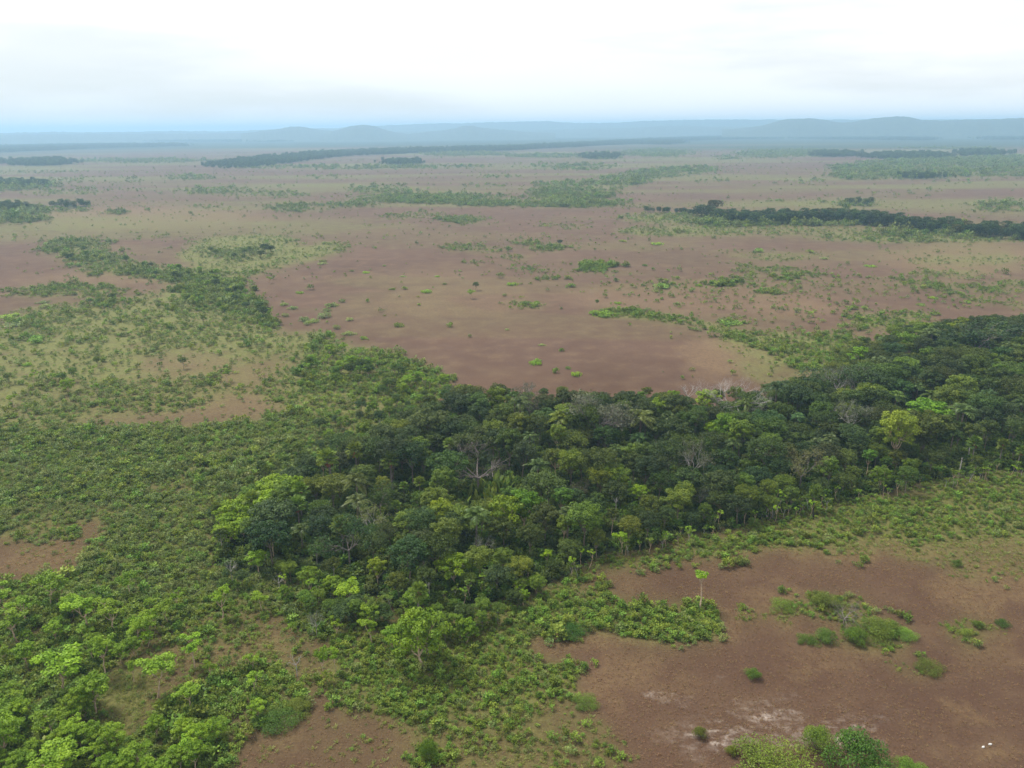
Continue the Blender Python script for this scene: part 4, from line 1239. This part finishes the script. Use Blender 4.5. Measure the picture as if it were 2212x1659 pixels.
# more bushy lime trees filling the lower left corner
for i in range(64):
    if i < 40:
        x, y = random.uniform(-10, 430), random.uniform(1545, 1700)
        if y < 1600 and 215 < x < 350:
            continue
    else:
        x, y = random.uniform(-10, 330), random.uniform(1300, 1480)
    h = random.uniform(3.2, 5.2)
    kd = 'limebig' if i % 3 else 'lime'
    g = unproj(x, y)
    thing('savanna_tree', PR[kd][i % 3], 'tree', g, h / 7, desc='low lime-green bushy tree' if kd == 'limebig' else 'short pale-stemmed lime tree', group='lime-green savanna trees', color=tuple(np.array((1, 1, 1)) * random.uniform(.7, 1.1)), kind='lower')
# lone trees far out on the central plain
place('dome', 2, 'forest_tree', 'tree', 1027, 628, 610, 'small dark round tree alone on the central plain', wide=1.2)
place('lime', 1, 'lime_tree', 'tree', 1019, 645, 626, 'little lime tree below the dark tree on the central plain', wide=1.2)
place('tall', 0, 'forest_tree', 'tree', 1290, 667, 647, 'small dark tree at the tip of the shrub strip on the plain', wide=1.0)
place('dome', 1, 'forest_tree', 'tree', 1541, 470, 433, 'dark purplish tall tree at the start of the far tree belt', color=(.8, .55, .7))
place('dome', 0, 'forest_tree', 'tree', 1210, 533, 518, 'tiny round tree in the clump beyond the central plain')

# --- bushes one can count on the plain (x, foot, height, half width on the view map, kind)
BUSH = [(715, 662, 7, 15, 0), (706, 672, 6, 12, 0), (700, 686, 7, 18, 0), (657, 694, 9, 14, 0), (678, 697, 8, 12, 0), (665, 702, 6, 10, 0), (633, 668, 6, 11, 0), (613, 660, 6, 9, 0), (616, 684, 5, 10, 0), (755, 693, 6, 10, 0), (752, 724, 8, 13, 0), (727, 711, 6, 10, 0), (785, 733, 6, 8, 1),
        (726, 661, 5, 7, 0), (739, 653, 5, 9, 0), (861, 706, 8, 11, 1), (973, 706, 6, 8, 1), (1015, 728, 5, 5, 0), (1095, 713, 3, 6, 0), (1170, 746, 4, 7, 0), (1157, 786, 10, 14, 1), (1213, 758, 6, 6, 1), (794, 653, 5, 5, 1), (648, 634, 5, 8, 1), (697, 566, 4, 8, 1), (695, 571, 4, 11, 0),
        (922, 632, 7, 12, 1), (848, 626, 4, 8, 1), (874, 625, 4, 7, 1), (1107, 616, 6, 13, 1), (1233, 620, 7, 11, 1), (1330, 608, 5, 7, 1), (1335, 656, 5, 8, 1), (1393, 575, 4, 6, 1), (1463, 603, 4, 6, 1), (1300, 680, 9, 24, 1), (1665, 633, 8, 20, 1), (1553, 618, 8, 16, 1),
        (1640, 629, 5, 8, 1), (1670, 598, 6, 10, 1), (1840, 668, 5, 13, 1), (2015, 645, 5, 10, 1), (1575, 700, 7, 25, 1), (1430, 622, 6, 18, 1), (1510, 618, 5, 8, 1), (1480, 622, 4, 5, 1), (1865, 666, 3, 8, 1), (1245, 812, 9, 12, 1), (1227, 797, 5, 6, 1), (1200, 806, 7, 8, 1),
        (790, 590, 4, 8, 1), (760, 586, 3, 6, 0), (640, 520, 4, 7, 0), (700, 528, 4, 6, 0), (1135, 658, 7, 14, 1), (1158, 661, 6, 12, 1), (1090, 640, 4, 6, 0), (960, 615, 4, 6, 0), (905, 660, 3, 5, 1), (945, 598, 3, 6, 1), (830, 575, 3, 5, 0), (870, 598, 3, 6, 0),
        (100, 665, 6, 14, 0), (30, 705, 8, 25, 0), (95, 655, 5, 12, 0), (20, 684, 5, 20, 1), (250, 522, 5, 8, 0), (170, 700, 6, 10, 0), (335, 755, 8, 12, 0), (150, 730, 7, 14, 0), (80, 740, 9, 18, 1), (60, 790, 7, 10, 1),
        (1780, 560, 4, 9, 0), (1640, 545, 5, 12, 1), (1420, 528, 5, 14, 1), (1345, 522, 4, 8, 1), (1750, 546, 4, 10, 1), (1880, 576, 4, 12, 1), (1990, 660, 4, 10, 1), (2090, 655, 4, 8, 1)]
for i, (x, b, h, w, k) in enumerate(BUSH):
    pr = PR['moundg' if k else 'mound']
    pk = float(px_per_m(x, b))
    g = unproj(x, b)
    o = thing('plain_bush', pr[i % 3], 'bush', g, 1.0, desc='low green bush' if k else 'grey-green cushion bush', group='bushes scattered on the brown plain', kind='bush')
    dipc = max(.35, 1.0 - .6 * 100 / math.hypot(*g[:2]))
    o.scale = (1.25 * w / pk / 1.8, 1.15 * w / pk / 1.8, max(.9, 1.2 * h / pk))
    for c in o.children:
        if c.name.startswith('foliage'):
            c.color = (1.3, 1.3, 1.35, 1)
# near bushes at the lower right
for x, b, tp, k, v, w, c, lb in ((1765, 1620, 1578, 'big_bush', 0, .62, (.8, .95, .8), 'dense green bush beside the white sand at the lower edge'), (1675, 1682, 1628, 'big_bush', 1, .95, (.85, .95, .9), 'wide green bush cut by the bottom edge, under the white sand'),
                                 (1850, 1685, 1620, 'big_bush', 2, .85, (.8, 1.0, 1.1), 'grey-green bush cut by the bottom edge, right of the wide one'), (1960, 1680, 1650, 'big_bush', 0, .9, (1.1, 1.1, .8), 'light bush at the bottom edge right of the grey-green one'),
                                 (1628, 1462, 1448, 'big_bush', 2, 1.0, None, 'small yellow-green bush alone on brown ground above the sand'), (1512, 1590, 1575, 'big_bush', 2, .8, (1.2, .9, .7), 'tiny yellowish bush left of the white sand'), (1580, 1628, 1615, 'big_bush', 2, .8, (1.2, .9, .7), 'tiny yellowish bush between the sand patches'),
                                 (2066, 1222, 1211, 'big_bush', 2, .9, None, 'small bright bush on the tan grass at the right'), (2006, 1446, 1428, 'big_bush', 1, 1.0, None, 'round bush in the lowest green island at the right'), (1848, 1384, 1362, 'big_bush', 2, 1.1, (1.2, 1.15, .8), 'bright lime bush at the near side of the green islands'),
                                 (1780, 1382, 1366, 'big_bush', 0, 1.2, None, 'green bush left of the bright lime bush'), (1740, 1384, 1371, 'big_bush', 1, .9, (.8, .9, .8), 'small dark bush at the left end of the green islands'), (1690, 1312, 1296, 'big_bush', 1, 1.0, None, 'leafy bush at the left end of the upper green island'),
                                 (1780, 1305, 1285, 'big_bush', 0, 1.2, None, 'highest bush of the upper green island'), (1900, 1368, 1344, 'big_bush', 0, 1.3, (.9, 1, .8), 'tallest bush of the right green island'), (1955, 1375, 1360, 'big_bush', 1, 1.0, None, 'bush at the right end of the right green island'),
                                 (2112, 1355, 1344, 'big_bush', 2, 1.0, None, 'bright bush of the rightmost green island'), (2165, 1350, 1338, 'big_bush', 1, .8, (.7, .85, .8), 'small dark bush right of the rightmost green island'), (2085, 1372, 1360, 'big_bush', 0, .9, None, 'bush at the near side of the rightmost green island'),
                                 (600, 1562, 1540, 'big_bush', 1, 1.2, None, 'round green bush on the edge of the lower brown clearing'), (650, 1535, 1517, 'big_bush', 0, 1.0, None, 'green bush above the lower brown clearing'), (1237, 1370, 1352, 'big_bush', 1, 1.0, (.6, .75, .7), 'dark round bush on the shrub tongue'),
                                 (926, 1640, 1608, 'big_bush', 2, .5, (1.3, 1.3, .9), 'bright lime bush at the bottom below the middle thicket'), (1265, 1522, 1508, 'big_bush', 1, 1.1, None, 'bush beside the thicket facing the brown plain')):
    place(k, v, 'green_bush', 'bush', x, b, tp, lb, color=c, wide=w)
# white stones on the plain
G = Geo()
rg = np.random.default_rng(5)
ang = np.arange(9) * 6.2832 / 9
rings = [np.stack([np.cos(ang) * q * (1 + .15 * rg.normal(size=9)), np.sin(ang) * q * .6, np.full(9, z)], -1) for q, z in ((.5, -.05), (.55, .12), (.35, .27), (.02, .32))]
F = [(i * 9 + j, i * 9 + (j + 1) % 9, (i + 1) * 9 + (j + 1) % 9, (i + 1) * 9 + j) for i in range(3) for j in range(9)]
G.add(np.concatenate(rings), F, .5)
ms = G.mesh('white_stone', M_STONE, True)
for x, y, lb in ((2124, 1614, 'small white stone lying on the brown plain, the lower of two'), (2139, 1608, 'small white stone on the brown plain, the upper of two')):
    g = unproj(x, y)
    o = bpy.data.objects.new('white_stone', ms)
    COL.objects.link(o)
    o.location = g
    o.scale = (.62, .62, .55)
    o.rotation_euler = (0, 0, random.uniform(0, 3))
    o['label'], o['category'] = lb, 'stone'

# ------------------------------------------------------------------ forest trees
SHOW = []
for t_ in THINGS:
    if t_['key'] in ('fan', 'feather', 'bare', 'grey', 'yellow', 'limebig', 'lime', 'tall', 'lone', 'banana', 'snag', 'cool') and t_['label'] or t_['key'] == 'banana':
        SHOW.append((t_['o'].location.x, t_['o'].location.y, NOM[t_['key']] * t_['o'].scale[2]))
SHOW = np.array(SHOW)


def height_cap(x, y):
    """how tall a tree may stand here without hiding a plant the photograph shows behind it"""
    r = math.hypot(x, y)
    ux, uy = x / r, y / r
    dx, dy = SHOW[:, 0] - x, SHOW[:, 1] - y
    ah = dx * ux + dy * uy
    lat = np.abs(dx * uy - dy * ux)
    k = (ah > 0) & (ah < 30) & (lat < 5.2)
    if not k.any():
        return 99.0
    return float(np.min(ah[k] * CAM_H / r + .38 * SHOW[k, 2]))


taken = [(t_['o'].location.x, t_['o'].location.y, 4.6 if t_['key'] in ('fan', 'bare', 'yellow', 'grey') else 3.6) for t_ in THINGS]
# the dark gap and the big-leaved plants stay open
for x, y, rad in ((940, 1050, 5.0), (1000, 1055, 5.0), (1090, 1050, 5.0), (1050, 1085, 6.0), (1150, 1048, 4.0), (905, 1265, 3.5)):
    g = unproj(x, y)
    taken.append((g[0], g[1], rad))
xs_, ys_ = cand(130, 520, 26000, 41)
k = forest_eval(xs_, ys_, .3)
xs_, ys_ = xs_[k], ys_[k]
px_, py_ = proj(np.stack([xs_, ys_, 0 * xs_], -1))
k = (px_ > -40) & (px_ < 2290)
xs_, ys_, px_, py_ = xs_[k], ys_[k], px_[k], py_[k]
pl = np.array(taken)
fill = []
FE = np.array(FOREST, float)


def edge_dist(x, y):
    """metres to the forest outline"""
    best = 1e9
    E = unproj(FE[:, 0], FE[:, 1])
    for i in range(len(E)):
        a, b = E[i, :2], E[(i + 1) % len(E), :2]
        ab = b - a
        tq = np.clip(((x - a[0]) * ab[0] + (y - a[1]) * ab[1]) / (ab @ ab), 0, 1)
        best = min(best, math.hypot(x - a[0] - tq * ab[0], y - a[1] - tq * ab[1]))
    return best


for x, y in zip(xs_, ys_):
    dmin = 4.3 + 1.6 * float(vnoise(np.array([x]), np.array([y]), 30, 3)[0])
    q = np.hypot(pl[:, 0] - x, pl[:, 1] - y)
    if (q < np.minimum(dmin, np.maximum(pl[:, 2], 3.2))).any() or (q < pl[:, 2]).any():
        continue
    fill.append((x, y))
    pl = np.vstack([pl, (x, y, dmin)])
print('forest fill', len(fill))
KNAME = dict(dome='round_crowned_tree', cool='blue_green_tree', mid='leafy_tree', tall='slim_tree', grey='grey_tree', limebig='lime_tree', fan='fan_palm', feather='feather_palm')
DESC = dict(dome='dark green round-crowned tree', cool='blue-green leafy tree', mid='fresh green leafy tree', tall='slim tall tree', grey='grey-green thin-leaved tree', limebig='lime-green tree', fan='fan palm', feather='feather palm')
for x, y in fill:
    ed = edge_dist(x, y)
    n = float(fbm(np.array([x]), np.array([y]), 45, 5)[0])
    u = random.random()
    frontish = ed < 9
    if frontish:
        kd = 'mid' if u < .38 else 'tall' if u < .62 else 'limebig' if u < .70 else 'dome' if u < .86 else 'grey' if u < .885 else 'cool'
    else:
        kd = 'dome' if u < .36 else 'cool' if u < .56 else 'mid' if u < .73 else 'tall' if u < .80 else 'grey' if u < .845 else 'feather' if u < .925 else 'dome' if u < .965 else 'limebig'
    H = (7.0 + 5.0 * min(1, ed / 22)) * random.uniform(.78, 1.2)
    if math.hypot(x, y) > 300:
        H *= 1.05
    cap = height_cap(x, y)
    if cap < 3.2:
        continue
    if cap < H:
        H = cap
        kd = kd if kd in ('dome', 'cool', 'mid') else 'mid'
    v = random.randrange(len(PR[kd]))
    s = H / NOM[kd]
    tint = np.array((1., 1, 1)) * random.uniform(.66, 1.16)
    tint *= np.array((1 + random.uniform(-.12, .28), 1, 1 + random.uniform(-.2, .2)))
    if kd == 'limebig':
        tint *= .75
    o = thing(KNAME[kd], PR[kd][v], 'palm' if kd == 'feather' else 'tree', (x, y), s,
              desc=DESC[kd], group='trees of the forest belt', color=tuple(tint), kind=kd)
    w = random.uniform(.85, 1.12) * (1.0 if kd not in ('limebig',) else .85)
    o.scale = (s * w, s * w, s)

# slender saplings along the forest front and in the shrub cover; lime trees in the left shrubland
sap = []
for (x0, y0), (x1, y1), n, sp, hm in (((1300, 1208), (1800, 1090), 34, 14, 1.0), ((1800, 1090), (2212, 1020), 24, 12, 1.0), ((880, 1325), (1300, 1215), 22, 20, 1.0), ((600, 1275), (880, 1330), 14, 14, 1.0), ((1650, 1120), (1790, 1075), 8, 5, 1.3)):
    for i in range(n):
        f = random.random()
        sap.append((x0 + (x1 - x0) * f, y0 + (y1 - y0) * f + random.uniform(-sp * .5, sp), random.uniform(3.0, 5.2) * hm))
for x, y, h in sap:
    g = unproj(x, y)
    thing('sapling', PR['sapling'][random.randrange(3)], 'sapling', g, h / 4.5, desc='thin-stemmed sapling along the forest edge', group='saplings along the forest edge', color=tuple(np.array((1, 1, 1)) * random.uniform(.8, 1.2)))
for i in range(58):
    # small trees of the left shrubland and its edge towards the central plain
    if i < 26:
        f = random.random()
        x, y = np.interp(f, [0, .3, .6, 1], [650, 720, 820, 950]), np.interp(f, [0, .3, .6, 1], [760, 755, 790, 835]) + random.uniform(0, 45)
    elif i < 46:
        x, y = random.uniform(10, 600), random.uniform(650, 900)
    else:
        x, y = random.uniform(150, 590), random.uniform(545, 720)
        y = max(y, 560 + (x - 150) * .12)
    h = random.uniform(4.0, 6.5)
    g = unproj(x, y)
    kd = random.choice(['lime', 'lime', 'limebig', 'mid'])
    o = thing('savanna_tree', PR[kd][random.randrange(3)], 'tree', g, h / NOM[kd], desc='small lime tree of the left shrubland' if kd != 'mid' else 'small green tree of the left shrubland', group='small trees of the left shrubland', kind='small')
# mixed woody edge between shrubland and central plain: darker trees
for i in range(22):
    f = random.random()
    x, y = np.interp(f, [0, .5, 1], [700, 850, 1000]), np.interp(f, [0, .5, 1], [795, 825, 862]) + random.uniform(-10, 40)
    g = unproj(x, y)
    kd = random.choice(['mid', 'dome', 'limebig'])
    thing('savanna_tree', PR[kd][random.randrange(3)], 'tree', g, random.uniform(4.5, 7.5) / NOM[kd], desc='bushy green tree on the shrubland edge', group='bushy trees on the edge of the central plain', kind='edge')
# small trees stepping down from the forest to the thicket and the left shrubland
STEP = [(480, 1225), (700, 1268), (860, 1325), (1000, 1318), (1110, 1290), (1180, 1262), (1150, 1310), (1000, 1400), (900, 1420), (780, 1380), (640, 1310), (480, 1280)]
STEPB = [(470, 1170), (520, 1105), (600, 1065), (690, 1000), (760, 955), (850, 915), (930, 870), (900, 850), (760, 900), (640, 960), (560, 1040), (450, 1130)]
n = 0
while n < 105:
    x, y = random.uniform(450, 1190), random.uniform(850, 1430)
    ins = [bool(inpoly(np.array([x]), np.array([y]), np.array(P_))[0]) for P_ in (STEP, STEPB)]
    if not any(ins):
        continue
    g = unproj(x, y)
    if height_cap(g[0], g[1]) < 2.8:
        continue
    n += 1
    kd = random.choice(['mid', 'mid', 'dome', 'limebig', 'cool'])
    h = min(random.uniform(2.6, 5.6), height_cap(g[0], g[1]))
    thing('edge_tree', PR[kd][random.randrange(3)], 'tree', g, h / NOM[kd], desc='small leafy tree stepping down from the forest' if ins[0] else 'small leafy tree on the forest\'s left fringe', group='small trees fringing the forest', kind='step',
          color=tuple(np.array((1, 1, 1)) * random.uniform(.8, 1.25) * (.75 if kd == 'limebig' else 1)))
# dark scrub trees on the left, by the light grass patch
for i in range(34):
    f = random.random()
    if i < 24:
        x, y = np.interp(f, [0, .25, .5, .75, 1], [110, 200, 330, 470, 580]), np.interp(f, [0, .25, .5, .75, 1], [548, 565, 590, 615, 690]) + random.uniform(-14, 16)
    else:
        x, y = random.uniform(455, 590), random.uniform(545, 566)
    g = unproj(x, y)
    kd = random.choice(['dome', 'cool', 'mid'])
    thing('scrub_tree', PR[kd][random.randrange(3)], 'tree', g, random.uniform(4.5, 8.0) / 12, desc='small dark tree in the scrub band', group='dark scrub trees beyond the shrubland', kind='scrub')
# far tree belt at the right
BT = [(1400, 459), (1480, 464), (1510, 470), (1570, 484), (1640, 486), (1700, 484), (1800, 482), (1900, 490), (1980, 503), (2100, 513), (2240, 522)]
BB = [(1400, 456), (1480, 460), (1510, 464), (1570, 475), (1640, 477), (1700, 476), (1800, 475), (1900, 481), (1980, 492), (2100, 502), (2240, 511)]
bt, bb = np.array(BT, float), np.array(BB, float)
belt = []
for _ in range(6000):
    if len(belt) >= 190:
        break
    x = 1390 + 850 * random.random()
    f = random.random()
    y = np.interp(x, bt[:, 0], bt[:, 1]) * f + np.interp(x, bb[:, 0], bb[:, 1]) * (1 - f)
    g = unproj(x, y)
    if all(math.hypot(g[0] - a[0], g[1] - a[1]) > 4.6 for a in belt):
        belt.append(g)
        kd = 'low'
        small = x < 1500
        thing('belt_tree', PR[kd][random.randrange(3)], 'tree', g, (random.uniform(5, 8) if small else random.uniform(9, 14.5)) / 12, desc='dark tree of the far belt', group='trees of the far belt', kind='belt',
              color=tuple(np.array((.85, .9, .95)) * random.uniform(.75, 1.25)))
        if random.random() < .07:
            for c in THINGS[-1]['o'].children:
                if c.name.startswith('crown'):
                    c.color = (1.5, .9, .6, 1)

# ------------------------------------------------------------------ labels: what sets each plant apart
LM = [('the bright yellow-green tree', 1926, 960), ('the broad leafless whitish tree', 1568, 850), ('the leafless pinkish tree', 1035, 1020), ('the big grey-brown tree', 1292, 910), ('the yellow-fronded palm', 1212, 920), ('the tall fan palm', 848, 1020),
      ('the lime thicket', 560, 1100), ('the dark leafy tree', 885, 1225), ('the round dark tip tree', 590, 1180), ('the pale yellowish thin tree', 803, 1130), ('the slim pale-trunked tree', 1495, 1010), ('the yellow-grey fuzzy tree', 1728, 1015),
      ('the black burnt trunk', 1757, 1105), ('the short burnt stump', 1616, 1150), ('the right-edge fan palms', 2140, 985), ('the wide dark grey tree', 1830, 840), ('the very wide far-right tree', 2108, 745), ('the reddish-trunked feather palm', 1975, 855),
      ('the large lime-crowned tree', 915, 1390), ('the big-leaved plants', 1050, 1080), ('the lone slender tree', 1512, 1290), ('the white broken dead tree', 504, 1235), ('the left brown patch', 110, 1200), ('the twiggy pale shrub', 642, 1440), ('the lower left corner', 0, 1659), ('the grassy opening', 270, 1510), ('the tall lime tree pair', 220, 1330), ('the lower brown clearing', 640, 1590),
      ('the yellow-olive topped tree', 1320, 1045), ('the fresh green front tree', 1260, 1140), ('the olive domed tree', 1996, 940), ('the dark tree on the plain', 1027, 620), ('the shrub strip tip', 1290, 672), ('the light grass patch', 540, 545), ('the purplish belt tree', 1541, 455),
      ('the left picture edge', 0, 800), ('the flat lime crown', 1992, 910), ('the lime back-edge tree', 1855, 775), ('the forest\'s back left corner', 960, 850), ('the greyish feather palm', 1143, 957), ('the silvery feather palm', 1380, 960), ('the small lime inner crown', 1535, 940), ('the small leafless whitish tree', 1483, 860), ('the white bare trunk', 2072, 1010), ('the belt\'s right end', 2212, 500), ('the cushion bush cluster', 690, 685), ('the tan clearing', 500, 880)]
ONES = 'first second third fourth fifth sixth seventh eighth ninth tenth eleventh twelfth thirteenth fourteenth fifteenth sixteenth seventeenth eighteenth nineteenth'.split()
TENS = 'twenty thirty forty fifty sixty seventy eighty ninety'.split()


def ordinal(i):
    """0 -> first"""
    n = i + 1
    if n < 20:
        return ONES[n - 1]
    pre = 'hundred-and-' if n > 100 else ''
    if n == 100:
        return 'hundredth'
    n = n % 100
    if n < 20:
        return pre + ONES[n - 1]
    t_, u_ = divmod(n, 10)
    return pre + (TENS[t_ - 2] + '-' + ONES[u_ - 1] if u_ else TENS[t_ - 2][:-1] + 'ieth')


sets = {}
rows = {}
for q in THINGS:
    if q['label']:
        continue
    if q['key'] in ('belt', 'scrub', 'edge', 'sapling', 'step'):
        rows.setdefault((q['key'], q['desc']), []).append(q)
        continue
    best = min(LM, key=lambda l: math.hypot(q['px'] - l[1], 1.7 * (q['py'] - l[2])))
    dx, dy = q['px'] - best[1], 1.7 * (q['py'] - best[2])
    if abs(dx) > abs(dy):
        dr = 'left of' if dx < 0 else 'right of'
    else:
        dr = 'behind' if dy < 0 else 'in front of'
    sets.setdefault((q['desc'], dr, best[0]), []).append((math.hypot(dx, dy), q))
for (ds, dr, lm), lst in sets.items():
    lst.sort(key=lambda p: p[0])
    for i, (_, q) in enumerate(lst):
        o_ = '' if len(lst) == 1 else 'nearest ' if i == 0 else ordinal(i) + ' nearest '
        q['o']['label'] = f'{ds}, {o_}{dr} {lm}'
for (key, ds), lst in rows.items():
    lst.sort(key=lambda q: q['px'])
    for i, q in enumerate(lst):
        q['o']['label'] = f'{ds}, {ordinal(i)} from the left'
print('things', len(THINGS), 'label sets', len(sets), 'largest', max(len(v) for v in sets.values()))
